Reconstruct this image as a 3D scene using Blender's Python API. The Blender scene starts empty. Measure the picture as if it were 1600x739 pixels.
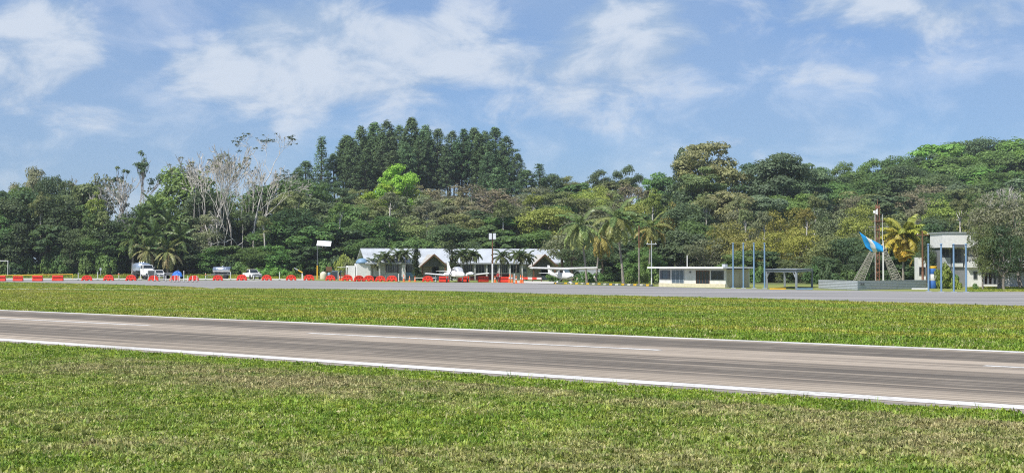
import bpy, math, random
import numpy as np
from mathutils import Vector, Matrix

R = math.radians
scene = bpy.context.scene
COL = scene.collection

# ------------------------------------------------------------------ camera
CAM_H = 3.2          # eye height over the grass, metres
FOC = 2200.0         # focal length in pixels of a 1600 px wide picture
HOR = 410.0          # horizon row of the photograph
cam_d = bpy.data.cameras.new("camera")
cam = bpy.data.objects.new("camera", cam_d)
COL.objects.link(cam)
cam.location = (0, 0, CAM_H)
cam.rotation_euler = (R(90) + math.atan((HOR - 369.5) / FOC), 0, 0)
cam_d.sensor_fit = 'HORIZONTAL'
cam_d.sensor_width = 36.0
cam_d.lens = 36.0 * FOC / 1600.0
cam_d.clip_start = 0.5
cam_d.clip_end = 9000
scene.camera = cam

# ------------------------------------------------------------------ sun
SUN_EL = 53.0
SUN_TO = Vector((-0.66, -0.75, 0)).normalized()      # horizontal direction towards the sun
sun_vec = Vector((SUN_TO.x * math.cos(R(SUN_EL)), SUN_TO.y * math.cos(R(SUN_EL)), math.sin(R(SUN_EL))))
sd = bpy.data.lights.new("sun", 'SUN')
sd.energy = 3.7
sd.angle = R(0.5)
sd.color = (1.0, 0.955, 0.88)
so = bpy.data.objects.new("sun", sd)
COL.objects.link(so)
so.rotation_euler = (-sun_vec).to_track_quat('-Z', 'Y').to_euler()
so.location = (-60, -40, 120)

# ------------------------------------------------------------------ sky
SKY_STRENGTH = 0.105
world = bpy.data.worlds.new("World")
scene.world = world
world.use_nodes = True
nt = world.node_tree
nt.nodes.clear()


def N(t, typ, **kw):
    n = t.nodes.new(typ)
    for k, v in kw.items():
        if k.startswith('i_'):
            n.inputs[k[2:]].default_value = v
        else:
            setattr(n, k, v)
    return n


def MATH(t, op, a, b=None, c=None, clamp=False):
    n = t.nodes.new('ShaderNodeMath')
    n.operation = op
    n.use_clamp = clamp
    for i, v in enumerate((a, b, c)):
        if v is None:
            continue
        if isinstance(v, (int, float)):
            n.inputs[i].default_value = v
        else:
            t.links.new(v, n.inputs[i])
    return n.outputs[0]


def MIXC(t, fac, a, b, blend='MIX'):
    n = t.nodes.new('ShaderNodeMix')
    n.data_type = 'RGBA'
    n.blend_type = blend
    for sock, v in ((n.inputs[0], fac), (n.inputs[6], a), (n.inputs[7], b)):
        if isinstance(v, (int, float)):
            sock.default_value = v
        elif isinstance(v, tuple):
            sock.default_value = v if len(v) == 4 else (*v, 1)
        else:
            t.links.new(v, sock)
    return n.outputs[2]


def MAPR(t, v, a, b, c=0.0, d=1.0, smooth=True):
    n = t.nodes.new('ShaderNodeMapRange')
    n.interpolation_type = 'SMOOTHSTEP' if smooth else 'LINEAR'
    t.links.new(v, n.inputs[0])
    for i, x in enumerate((a, b, c, d)):
        n.inputs[i + 1].default_value = x
    return n.outputs[0]


def build_sky():
    t = nt
    sky = N(t, 'ShaderNodeTexSky', sky_type='NISHITA', sun_disc=False)
    sky.sun_elevation = R(SUN_EL)
    sky.sun_rotation = math.atan2(SUN_TO.x, SUN_TO.y)
    sky.altitude = 0
    sky.air_density = 1.0
    sky.dust_density = 0.25
    sky.ozone_density = 3.0
    tc = N(t, 'ShaderNodeTexCoord')
    sep = N(t, 'ShaderNodeSeparateXYZ')
    t.links.new(tc.outputs['Generated'], sep.inputs[0])
    x, y, z = sep.outputs
    # cloud banks: noise over the sky's directions, banks wider than tall
    comb = N(t, 'ShaderNodeCombineXYZ')
    t.links.new(x, comb.inputs[0])
    t.links.new(y, comb.inputs[1])
    t.links.new(MATH(t, 'MULTIPLY', z, 1.9), comb.inputs[2])

    def noise(scale, detail, rough, dist=0.0, vec=comb.outputs[0]):
        n = N(t, 'ShaderNodeTexNoise', noise_dimensions='3D')
        n.inputs['Scale'].default_value = scale
        n.inputs['Detail'].default_value = detail
        n.inputs['Roughness'].default_value = rough
        n.inputs['Distortion'].default_value = dist
        t.links.new(vec, n.inputs['Vector'])
        return n.outputs['Fac']
    big = noise(5.2, 9, 0.56, 0.35)
    fine = noise(15.0, 8, 0.58, 0.4)
    veil = noise(3.0, 5, 0.5)
    # where the big cloud masses of the day stand (tangent of bearing and height)
    ys = MATH(t, 'MAXIMUM', y, 0.05)
    u = MATH(t, 'DIVIDE', x, ys)
    v = MATH(t, 'DIVIDE', z, ys)

    def blob(px, py, rx, ry, amp):
        a = MATH(t, 'MULTIPLY', MATH(t, 'SUBTRACT', u, (px - 800) / FOC), FOC / rx)
        b = MATH(t, 'MULTIPLY', MATH(t, 'SUBTRACT', v, (HOR - py) / FOC), FOC / ry)
        r2 = MATH(t, 'ADD', MATH(t, 'MULTIPLY', a, a), MATH(t, 'MULTIPLY', b, b))
        e = MATH(t, 'POWER', 2.718, MATH(t, 'MULTIPLY', r2, -1.0))
        return MATH(t, 'MULTIPLY', e, amp)
    masses = [(40, 70, 135, 85, .36), (110, 60, 70, 50, .10), (330, 110, 120, 55, .20), (470, 60, 150, 80, .26), (560, 110, 150, 55, .22),
              (430, 120, 120, 45, .16), (700, 80, 190, 80, .26), (980, 60, 110, 75, .30), (900, 110, 140, 45, .22),
              (1230, 30, 260, 70, .17), (1500, 30, 200, 60, .15), (175, 195, 60, 26, .16), (410, 205, 70, 25, .12), (1350, 90, 200, 60, .06),
              (200, 60, 45, 90, -.14), (320, 45, 60, 40, -.12), (860, 60, 60, 35, -.12), (390, 75, 25, 20, -.06)]
    tot = None
    for m in masses:
        b = blob(*m)
        tot = b if tot is None else MATH(t, 'ADD', tot, b)
    front = MAPR(t, y, 0.05, 0.2)
    tot = MATH(t, 'MULTIPLY', tot, front)
    base = MATH(t, 'ADD', MATH(t, 'MULTIPLY', big, 1.15), MATH(t, 'MULTIPLY', fine, 0.8))
    base = MATH(t, 'SUBTRACT', base, 0.44)
    field = MATH(t, 'ADD', base, MATH(t, 'MULTIPLY', tot, 1.05))
    low = MAPR(t, v, 0.05, 0.14, 0.0, 1.0)          # the deck thins out into the distance
    field = MATH(t, 'SUBTRACT', field, MATH(t, 'MULTIPLY', MATH(t, 'SUBTRACT', 1.0, low), 0.10))
    cover = MAPR(t, field, 0.36, 0.86, 0, 0.92)
    thin = MATH(t, 'MULTIPLY', MAPR(t, veil, 0.15, 0.6), 0.55)
    cover = MATH(t, 'MAXIMUM', cover, thin)
    # cloud brightness: sunlit heads, bluish-grey bellies
    shade = MAPR(t, MATH(t, 'ADD', MATH(t, 'MULTIPLY', fine, 1.6), MATH(t, 'MULTIPLY', field, 0.3)), 0.82, 1.25)
    # the blue of the clear air, deepened by a tint over the sky colour
    clear = MIXC(t, 1.0, sky.outputs[0], SKY_TINT, 'MULTIPLY')
    cloud = MIXC(t, shade, CLOUD_DARK, CLOUD_LIGHT)
    out = MIXC(t, cover, clear, cloud)
    bg = N(t, 'ShaderNodeBackground')
    bg.inputs['Strength'].default_value = SKY_STRENGTH
    t.links.new(out, bg.inputs['Color'])
    wo = N(t, 'ShaderNodeOutputWorld')
    t.links.new(bg.outputs[0], wo.inputs['Surface'])


SKY_TINT = (.36, .495, .71)
CLOUD_DARK = (2.35, 3.2, 4.45)
CLOUD_LIGHT = (4.3, 4.75, 5.4)
build_sky()

scene.view_settings.view_transform = 'Standard'
scene.view_settings.look = 'None'
scene.view_settings.exposure = 0.62
scene.view_settings.gamma = 1.0
scene.view_settings.use_curve_mapping = False
scene.cycles.use_denoising = False
scene.cycles.filter_width = 1.1
scene.cycles.volume_bounces = 0
HAZE = 0.00015
scene.cycles.max_bounces = 5
scene.cycles.diffuse_bounces = 2
scene.cycles.glossy_bounces = 3
scene.cycles.transmission_bounces = 4
scene.cycles.transparent_max_bounces = 5

# ------------------------------------------------------------------ helpers
rnd = random.Random(7)


def PX(px, Y):
    return (px - 800.0) / FOC * Y


def GY(py):
    return CAM_H * FOC / (py - HOR)


def G(px, py):
    Y = GY(py)
    return (PX(px, Y), Y)


def ZP(py, Y):
    return CAM_H + (HOR - py) * Y / FOC


def ss(x, a, b):
    t = np.clip((np.asarray(x, float) - a) / (b - a), 0, 1)
    return t * t * (3 - 2 * t)


def ridge(X):
    return np.interp(X, [-140, -95, -72, -60, -45, 5, 18, 40, 62, 95, 125, 170, 260], [0, 1.5, 9, 18, 22, 22, 17, 13, 13, 14, 15, 17, 18])


def terr(X, Y):
    X = np.asarray(X, float)
    Y = np.asarray(Y, float)
    bank = 1.1 * ss(Y, 284, 312) * (1 - 0.6 * ss(X, -30, 10))
    hill = ridge(X) * ss(Y, 296, 425) * (1 - ss(Y, 640, 900))
    extra = 9 * ss(Y, 430, 510) * ss(X, 55, 105) * (1 - ss(Y, 640, 900))
    return bank + hill + extra


class MB:
    """collects shapes, then links them as one mesh object"""

    def __init__(s):
        s.v = []
        s.f = []
        s.m = []
        s.sm = []

    def add(s, vs, fs, mi=0, M=None, smooth=False):
        o = len(s.v)
        if M is not None:
            vs = [M @ Vector(p) for p in vs]
        s.v += [tuple(p) for p in vs]
        s.f += [tuple(i + o for i in f) for f in fs]
        s.m += [mi] * len(fs)
        s.sm += [smooth] * len(fs)
        return s

    def box(s, c, d, mi=0, rz=0.0, M=None, bev=0.0):
        x, y, z = (q / 2 for q in d)
        T = Matrix.Translation(c) @ Matrix.Rotation(rz, 4, 'Z')
        if M is not None:
            T = M @ T
        if bev <= 0:
            vs = [(-x, -y, -z), (x, -y, -z), (x, y, -z), (-x, y, -z), (-x, -y, z), (x, -y, z), (x, y, z), (-x, y, z)]
            fs = [(0, 3, 2, 1), (4, 5, 6, 7), (0, 1, 5, 4), (1, 2, 6, 5), (2, 3, 7, 6), (3, 0, 4, 7)]
            return s.add(vs, fs, mi, T)
        b = min(bev, x * .9, y * .9, z * .9)
        ring = [(-x + b, -y), (x - b, -y), (x, -y + b), (x, y - b), (x - b, y), (-x + b, y), (-x, y - b), (-x, -y + b)]
        inn = [(p[0] * (x - b) / x, p[1] * (y - b) / y) for p in ring]
        lay = [[(p[0], p[1], -z) for p in inn], [(p[0], p[1], -z + b) for p in ring], [(p[0], p[1], z - b) for p in ring], [(p[0], p[1], z) for p in inn]]
        vs = [p for l in lay for p in l]
        fs = [tuple(range(7, -1, -1)), tuple(range(24, 32))]
        for k in range(3):
            for i in range(8):
                j = (i + 1) % 8
                fs.append((k * 8 + i, k * 8 + j, k * 8 + 8 + j, k * 8 + 8 + i))
        return s.add(vs, fs, mi, T)

    def tube(s, pts, rad, n=8, mi=0, M=None, cap=True, smooth=True):
        pts = [Vector(p) for p in pts]
        if isinstance(rad, (int, float)):
            rad = [rad] * len(pts)
        vs = []
        fs = []
        for i, p in enumerate(pts):
            a = pts[max(i - 1, 0)]
            b = pts[min(i + 1, len(pts) - 1)]
            d = (b - a).normalized()
            up = Vector((0, 0, 1)) if abs(d.z) < .95 else Vector((1, 0, 0))
            e1 = d.cross(up).normalized()
            e2 = d.cross(e1).normalized()
            for k in range(n):
                t = 2 * math.pi * k / n
                vs.append(p + (e1 * math.cos(t) + e2 * math.sin(t)) * rad[i])
        for i in range(len(pts) - 1):
            for k in range(n):
                j = (k + 1) % n
                fs.append((i * n + k, i * n + j, i * n + n + j, i * n + n + k))
        s.add(vs, fs, mi, M, smooth)
        if cap:
            m = len(vs)
            s.add(vs[:n], [tuple(range(n))], mi, M)
            s.add(vs[m - n:], [tuple(range(n - 1, -1, -1))], mi, M)
        return s

    def lathe(s, prof, n=16, mi=0, M=None, smooth=True):
        """prof: (radius, z) pairs"""
        vs = []
        fs = []
        for r, z in prof:
            for k in range(n):
                t = 2 * math.pi * k / n
                vs.append((r * math.cos(t), r * math.sin(t), z))
        for i in range(len(prof) - 1):
            for k in range(n):
                j = (k + 1) % n
                fs.append((i * n + k, i * n + j, i * n + n + j, i * n + n + k))
        fs.append(tuple(range(n - 1, -1, -1)))
        fs.append(tuple((len(prof) - 1) * n + k for k in range(n)))
        return s.add(vs, fs, mi, M, smooth)

    def prism(s, poly, y0, y1, mi=0, M=None):
        """poly in x,z, extruded along y"""
        n = len(poly)
        vs = [(p[0], y0, p[1]) for p in poly] + [(p[0], y1, p[1]) for p in poly]
        fs = [tuple(range(n)), tuple(range(2 * n - 1, n - 1, -1))]
        for i in range(n):
            j = (i + 1) % n
            fs.append((i, n + i, n + j, j))
        return s.add(vs, fs, mi, M)

    def loft(s, secs, n=16, mi=0, M=None, smooth=True, ex=2.0):
        """secs: (y, cx, cz, rx, rz) super-ellipse rings along y"""
        vs = []
        fs = []
        for q in secs:
            y, cx, cz, rx, rz = q[:5]
            e = q[5] if len(q) > 5 else ex
            for k in range(n):
                t = 2 * math.pi * (k + .5) / n
                c, d = math.cos(t), math.sin(t)
                vs.append((cx + rx * math.copysign(abs(c) ** (2 / e), c), y, cz + rz * math.copysign(abs(d) ** (2 / e), d)))
        for i in range(len(secs) - 1):
            for k in range(n):
                j = (k + 1) % n
                fs.append((i * n + k, i * n + j, i * n + n + j, i * n + n + k))
        fs.append(tuple(range(n - 1, -1, -1)))
        fs.append(tuple((len(secs) - 1) * n + k for k in range(n)))
        return s.add(vs, fs, mi, M, smooth)

    def wing(s, root, tip, mi=0, M=None, th=0.12):
        """root, tip: (leading point, chord vector); a thin airfoil between"""
        prof = [(0, 0), (.06, .5), (.25, .62), (.6, .4), (1, .03), (.6, -.18), (.25, -.34), (.06, -.3)]
        vs = []
        for (p, c, thick, up) in (root, tip):
            p = Vector(p)
            c = Vector(c)
            up = Vector(up)
            for a, b in prof:
                vs.append(p + c * a + up * (b * thick))
        n = len(prof)
        fs = [tuple(range(n)), tuple(range(2 * n - 1, n - 1, -1))]
        for i in range(n):
            j = (i + 1) % n
            fs.append((i, n + i, n + j, j))
        return s.add(vs, fs, mi, M)

    def sphere(s, c, r, n=10, mi=0, M=None):
        prof = [(max(1e-3, math.sin(math.pi * i / n)) * 1.0, -math.cos(math.pi * i / n)) for i in range(n + 1)]
        T = Matrix.Translation(c) @ Matrix.Diagonal((*r, 1)) if not isinstance(r, (int, float)) else Matrix.Translation(c) @ Matrix.Diagonal((r, r, r, 1))
        if M is not None:
            T = M @ T
        return s.lathe(prof, n + 2, mi, T)

    def mesh(s, name, mats):
        me = bpy.data.meshes.new(name)
        me.from_pydata(s.v, [], s.f)
        for m in (mats if isinstance(mats, (list, tuple)) else [mats]):
            me.materials.append(m)
        me.polygons.foreach_set('material_index', s.m)
        me.polygons.foreach_set('use_smooth', s.sm)
        me.update()
        return me

    def build(s, name, mats, parent=None):
        return obj(name, s.mesh(name, mats), parent)


def obj(name, data, parent=None, loc=None, rz=None, scale=None):
    o = bpy.data.objects.new(name, data)
    COL.objects.link(o)
    if parent is not None:
        o.parent = parent
    if loc is not None:
        o.location = loc
    if rz is not None:
        o.rotation_euler = (0, 0, rz)
    if scale is not None:
        o.scale = scale
    return o


def tag(o, label, cat, group=None):
    o["label"] = label
    o["category"] = cat
    if group:
        o["group"] = group
    return o


def thing(name, label, cat, loc=(0, 0, 0), rz=0.0, group=None):
    o = obj(name, None, None, loc, rz)
    o.empty_display_size = 0.3
    return tag(o, label, cat, group)


def struct(o, kind='structure'):
    o["kind"] = kind
    return o


def copy_tree(o, parent=None):
    c = o.copy()
    COL.objects.link(c)
    c.parent = parent
    for ch in list(o.children):
        copy_tree(ch, c)
    return c


ORD = ['first', 'second', 'third', 'fourth', 'fifth', 'sixth', 'seventh', 'eighth', 'ninth', 'tenth', 'eleventh', 'twelfth', 'thirteenth',
       'fourteenth', 'fifteenth', 'sixteenth', 'seventeenth', 'eighteenth', 'nineteenth', 'twentieth', 'twenty-first', 'twenty-second',
       'twenty-third', 'twenty-fourth', 'twenty-fifth', 'twenty-sixth', 'twenty-seventh', 'twenty-eighth', 'twenty-ninth', 'thirtieth']
for _t in ('thirty', 'forty', 'fifty'):
    ORD += [_t + '-' + q for q in ORD[:9]] + [{'thirty': 'fortieth', 'forty': 'fiftieth', 'fifty': 'sixtieth'}[_t]]

# ------------------------------------------------------------------ materials
MATS = {}


def new_mat(name):
    m = bpy.data.materials.new(name)
    m.use_nodes = True
    t = m.node_tree
    b = t.nodes['Principled BSDF']
    return m, t, b


def paint(name, col, rough=0.5, metal=0.0, var=0.12, scale=3.0, dirt=0.0, bump=0.0, spec=0.5):
    """a painted or bare surface with uneven tone and some grime"""
    if name in MATS:
        return MATS[name]
    m, t, b = new_mat(name)
    tc = N(t, 'ShaderNodeTexCoord')
    n1 = N(t, 'ShaderNodeTexNoise')
    n1.inputs['Scale'].default_value = scale
    n1.inputs['Detail'].default_value = 6
    n1.inputs['Roughness'].default_value = .65
    t.links.new(tc.outputs['Object'], n1.inputs['Vector'])
    f = MAPR(t, n1.outputs['Fac'], .3, .7, 1 - var, 1 + var * .6)
    vm = N(t, 'ShaderNodeVectorMath', operation='SCALE')
    vm.inputs[0].default_value = col[:3]
    t.links.new(f, vm.inputs['Scale'])
    c = vm.outputs[0]
    if dirt > 0:
        n2 = N(t, 'ShaderNodeTexNoise')
        n2.inputs['Scale'].default_value = scale * .45
        n2.inputs['Detail'].default_value = 8
        n2.inputs['Roughness'].default_value = .75
        mp = N(t, 'ShaderNodeMapping')
        mp.inputs['Scale'].default_value = (1.6, 1.6, .35)
        t.links.new(tc.outputs['Object'], mp.inputs['Vector'])
        t.links.new(mp.outputs[0], n2.inputs['Vector'])
        c = MIXC(t, MAPR(t, n2.outputs['Fac'], .5, .78, 0, dirt), c, (.13, .12, .10))
    t.links.new(c, b.inputs['Base Color'])
    b.inputs['Roughness'].default_value = rough
    b.inputs['Metallic'].default_value = metal
    b.inputs['Specular IOR Level'].default_value = spec
    if bump > 0:
        bp = N(t, 'ShaderNodeBump')
        bp.inputs['Strength'].default_value = bump
        bp.inputs['Distance'].default_value = .02
        t.links.new(n1.outputs['Fac'], bp.inputs['Height'])
        t.links.new(bp.outputs[0], b.inputs['Normal'])
    MATS[name] = m
    return m


def foliage_mat(name, transl=0.42, rough=0.55):
    """leaf colour comes from the object's own colour, varied from leaf spray to leaf spray"""
    m, t, b = new_mat(name)
    oi = N(t, 'ShaderNodeObjectInfo')
    at = N(t, 'ShaderNodeAttribute', attribute_name='tint')
    hs = N(t, 'ShaderNodeHueSaturation')
    t.links.new(oi.outputs['Color'], hs.inputs['Color'])
    t.links.new(MATH(t, 'MULTIPLY_ADD', oi.outputs['Random'], 0.035, 0.4825), hs.inputs['Hue'])
    t.links.new(MAPR(t, at.outputs['Fac'], 0, 1, .55, 1.55, False), hs.inputs['Value'])
    warm = MIXC(t, MAPR(t, at.outputs['Fac'], .55, 1.0, 0, .4), hs.outputs[0], (.22, .24, .045))
    t.links.new(warm, b.inputs['Base Color'])
    b.inputs['Roughness'].default_value = rough
    b.inputs['Specular IOR Level'].default_value = .35
    tr = N(t, 'ShaderNodeBsdfTranslucent')
    t.links.new(MIXC(t, .35, warm, (.16, .22, .02)), tr.inputs['Color'])
    mx = N(t, 'ShaderNodeMixShader')
    mx.inputs[0].default_value = transl
    t.links.new(b.outputs[0], mx.inputs[1])
    t.links.new(tr.outputs[0], mx.inputs[2])
    t.links.new(mx.outputs[0], t.nodes['Material Output'].inputs['Surface'])
    return m


def bark_mat(name, a, b_, scale=4):
    m, t, b = new_mat(name)
    tc = N(t, 'ShaderNodeTexCoord')
    mp = N(t, 'ShaderNodeMapping')
    mp.inputs['Scale'].default_value = (1, 1, .35)
    t.links.new(tc.outputs['Object'], mp.inputs['Vector'])
    n = N(t, 'ShaderNodeTexNoise')
    n.inputs['Scale'].default_value = scale
    n.inputs['Detail'].default_value = 7
    t.links.new(mp.outputs[0], n.inputs['Vector'])
    t.links.new(MIXC(t, MAPR(t, n.outputs['Fac'], .35, .68), a, b_), b.inputs['Base Color'])
    b.inputs['Roughness'].default_value = .9
    return m


LEAF = foliage_mat('leaf')
NEEDLE = foliage_mat('needle', .15, .7)
FROND = foliage_mat('palm_leaf', .25, .4)
BARK = bark_mat('bark_brown', (.06, .045, .03), (.16, .125, .09))
BARK_PALE = bark_mat("bark_pale", (.40, .37, .33), (.66, .62, .56))
BARK_PALM = bark_mat('bark_palm', (.16, .14, .12), (.34, .31, .27), 6)
BARK_GREY = bark_mat('bark_grey', (.16, .14, .12), (.33, .29, .25))

WHITE = paint('white_paint', (.74, .74, .725), .55, dirt=.16)
WALLW = paint('white_wall', (.60, .61, .60), .8, dirt=.35, scale=1.2)
CREAM = paint('cream_wall', (.68, .67, .62), .85, dirt=.25, scale=1.0)
TAN_SHADED = paint('tan_shaded_wall', (.50, .46, .36), .85, dirt=.25, scale=1.0)  # tan for the right side wall, its weaker light put into the colour
GREYP = paint('grey_paint', (.42, .45, .48), .6, dirt=.3)
GREYD = paint('dark_grey_paint', (.12, .13, .14), .6)
BLACK = paint('black_rubber', (.02, .02, .022), .8)
GLASS = paint('dark_glass', (.02, .028, .035), .08, var=.3, spec=.6)
GLASSB = paint('blue_grey_glass', (.10, .14, .18), .1, var=.3, spec=.6)
RED = paint('red_plastic', (.80, .045, .02), .45, var=.25, scale=1.2, dirt=.25)
ORANGE = paint('orange_plastic', (.85, .17, .03), .5, var=.15)
MAROON = paint('maroon_paint', (.13, .02, .02), .7, dirt=.2)
BROWN = paint('brown_paint', (.16, .075, .035), .75, dirt=.2)
RUST = paint('rusty_steel', (.27, .13, .08), .85, var=.4, scale=5, dirt=.3)
BLUE = paint('blue_paint', (.17, .29, .43), .55, dirt=.15)
BLUED = paint('deep_blue_paint', (.03, .13, .42), .6)
TARP = paint('blue_tarp', (.02, .14, .52), .5, var=.3, bump=.4)
YELLOW = paint('yellow_paint', (.75, .45, .03), .6, dirt=.3)
STEEL = paint('brushed_steel', (.62, .64, .66), .28, metal=1.0, var=.15)
STEELB = paint('blue_steel', (.50, .58, .68), .4, metal=.8, var=.15)
ROOFM = paint('white_metal_roof', (.47, .50, .53), .45, dirt=.4, scale=.5)
ROOFW = paint('pale_roof', (.50, .48, .44), .6, dirt=.4, scale=1.5)
CONC = paint('pale_concrete', (.55, .53, .49), .9, dirt=.45, scale=.8)
FLAGB = paint('flag_blue', (.02, .36, .80), .7, var=.1)
FLAGW = paint('flag_white', (.80, .80, .80), .7, var=.1)
LATT = paint('weathered_steel', (.33, .32, .27), .75, var=.3, dirt=.45)
SILVER = paint('silver_sunshade', (.52, .54, .57), .5, metal=.2, var=.3, scale=6)
SKIN = paint('skin', (.32, .18, .12), .6)
SHIRT = paint('red_shirt', (.45, .05, .05), .85)
SHIRTW = paint('pale_hat', (.65, .55, .52), .85)
TROUS = paint('dark_trousers', (.05, .05, .06), .9)

# ------------------------------------------------------------------ ground
U2 = Vector((0.765, -0.644, 0)).normalized()     # along the runway
N2 = Vector((-U2.y, U2.x, 0))                    # across it, away from the camera


def RW(s, o, z=0.0):
    p = U2 * s + N2 * o
    return (p.x, p.y, z)


def grass_colour(t, pos):
    """green turf, straw and bare patches laid out over the field in world space"""
    def noise(scale, detail, rough, off=0.0):
        mp = N(t, 'ShaderNodeMapping')
        mp.inputs['Location'].default_value = (off, off * .7, 0)
        mp.inputs['Scale'].default_value = (scale * .8, scale * 1.0, scale)
        t.links.new(pos, mp.inputs['Vector'])
        n = N(t, 'ShaderNodeTexNoise')
        n.inputs['Scale'].default_value = 1.0
        n.inputs['Detail'].default_value = detail
        n.inputs['Roughness'].default_value = rough
        t.links.new(mp.outputs[0], n.inputs['Vector'])
        return n.outputs['Fac']
    big = noise(.11, 3, .55, 3.1)
    mid = noise(.75, 4, .6, 11.0)
    fine = noise(5.0, 3, .6, 5.0)
    # distance from the runway edge: the mown verge next to it stays greener
    dt = N(t, 'ShaderNodeVectorMath', operation='DOT_PRODUCT')
    t.links.new(pos, dt.inputs[0])
    dt.inputs[1].default_value = (N2.x, N2.y, 0)
    off = dt.outputs['Value']
    verge = MATH(t, 'MULTIPLY', MAPR(t, off, 27.2, 28.6), MAPR(t, off, 40, 41, 1, 0))
    band = MATH(t, 'MULTIPLY', MAPR(t, off, 20.0, 24.5), MAPR(t, off, 27.0, 28.4, 1, 0))
    far = MAPR(t, off, 45, 52)
    dryness = MATH(t, 'ADD', MATH(t, 'MULTIPLY', big, .75), MATH(t, 'MULTIPLY', mid, .55))
    dryness = MATH(t, 'ADD', dryness, MATH(t, 'MULTIPLY', fine, .25))
    dryness = MATH(t, 'ADD', dryness, MATH(t, 'MULTIPLY', band, .13))
    dryness = MATH(t, 'SUBTRACT', dryness, MATH(t, 'MULTIPLY', verge, .30))
    dryness = MATH(t, 'SUBTRACT', dryness, MATH(t, 'MULTIPLY', far, .10))
    dry = MAPR(t, dryness, .72, 1.04)
    green = MIXC(t, MAPR(t, mid, .3, .7), (.18, .275, .032), (.32, .425, .05))
    bc = N(t, 'ShaderNodeCombineXYZ')
    du = N(t, 'ShaderNodeVectorMath', operation='DOT_PRODUCT')
    t.links.new(pos, du.inputs[0])
    du.inputs[1].default_value = (U2.x, U2.y, 0)
    t.links.new(MATH(t, 'MULTIPLY', du.outputs['Value'], .012), bc.inputs[0])
    t.links.new(MATH(t, 'MULTIPLY', off, .16), bc.inputs[1])
    bn = N(t, 'ShaderNodeTexNoise')
    bn.inputs['Scale'].default_value = 1.0
    bn.inputs['Detail'].default_value = 4
    t.links.new(bc.outputs[0], bn.inputs['Vector'])
    big = MATH(t, 'ADD', MATH(t, 'MULTIPLY', big, .35), MATH(t, 'MULTIPLY', bn.outputs['Fac'], .65))
    fgreen = MIXC(t, MAPR(t, big, .40, .60), (.205, .315, .032), (.35, .365, .047))
    green = MIXC(t, far, green, fgreen)
    straw = MIXC(t, MAPR(t, fine, .35, .65), (.29, .23, .12), (.54, .455, .26))
    return MIXC(t, MATH(t, 'MULTIPLY', dry, .8), green, straw), dry


def make_ground():
    xs = np.unique(np.concatenate([np.linspace(-1540, -240, 10), np.linspace(-240, 240, 97), np.linspace(240, 1540, 10)]))
    ys = np.unique(np.concatenate([np.linspace(-340, 0, 5), np.linspace(0, 270, 12), np.linspace(270, 640, 75), np.linspace(640, 2540, 16)]))
    XX, YY = np.meshgrid(xs, ys)
    rng = np.random.default_rng(3)
    ZZ = terr(XX, YY) + np.where(YY > 300, rng.normal(0, .25, XX.shape), 0)
    vs = np.stack([XX, YY, ZZ], -1).reshape(-1, 3)
    w = len(xs)
    h = len(ys)
    i = np.arange((h - 1) * w).reshape(h - 1, w)[:, :-1].ravel()
    fs = np.stack([i, i + 1, i + 1 + w, i + w], 1)
    me = bpy.data.meshes.new('ground')
    me.from_pydata(vs.tolist(), [], fs.tolist())
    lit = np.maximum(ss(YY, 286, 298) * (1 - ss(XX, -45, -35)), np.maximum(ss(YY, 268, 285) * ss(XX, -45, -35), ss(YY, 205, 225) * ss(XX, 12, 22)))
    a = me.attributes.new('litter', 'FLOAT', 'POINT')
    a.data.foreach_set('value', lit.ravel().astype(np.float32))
    me.polygons.foreach_set('use_smooth', [True] * len(fs))
    m, t, b = new_mat('field_turf')
    geo = N(t, 'ShaderNodeNewGeometry')
    col, dry = grass_colour(t, geo.outputs['Position'])
    soil = MIXC(t, .45, col, (.11, .095, .055))
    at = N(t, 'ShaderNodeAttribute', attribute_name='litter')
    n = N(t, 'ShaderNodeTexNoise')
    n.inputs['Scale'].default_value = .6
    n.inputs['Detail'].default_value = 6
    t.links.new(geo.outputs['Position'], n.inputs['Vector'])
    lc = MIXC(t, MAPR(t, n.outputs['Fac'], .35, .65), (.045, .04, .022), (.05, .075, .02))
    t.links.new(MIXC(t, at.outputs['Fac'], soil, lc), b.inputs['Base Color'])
    b.inputs['Roughness'].default_value = .95
    bp = N(t, 'ShaderNodeBump')
    bp.inputs['Strength'].default_value = .5
    bp.inputs['Distance'].default_value = .05
    n3 = N(t, 'ShaderNodeTexNoise')
    n3.inputs['Scale'].default_value = 9
    n3.inputs['Detail'].default_value = 5
    t.links.new(geo.outputs['Position'], n3.inputs['Vector'])
    t.links.new(n3.outputs['Fac'], bp.inputs['Height'])
    t.links.new(bp.outputs[0], b.inputs['Normal'])
    me.materials.append(m)
    struct(obj('ground', me))


make_ground()


def sheet(name, pts, z, mat, kind='structure'):
    mb = MB()
    mb.add([(p[0], p[1], z) for p in pts], [tuple(range(len(pts)))])
    o = mb.build(name, mat)
    if o.data.polygons[0].normal.z < 0:
        o.data.flip_normals()
    return struct(o, kind)


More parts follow.
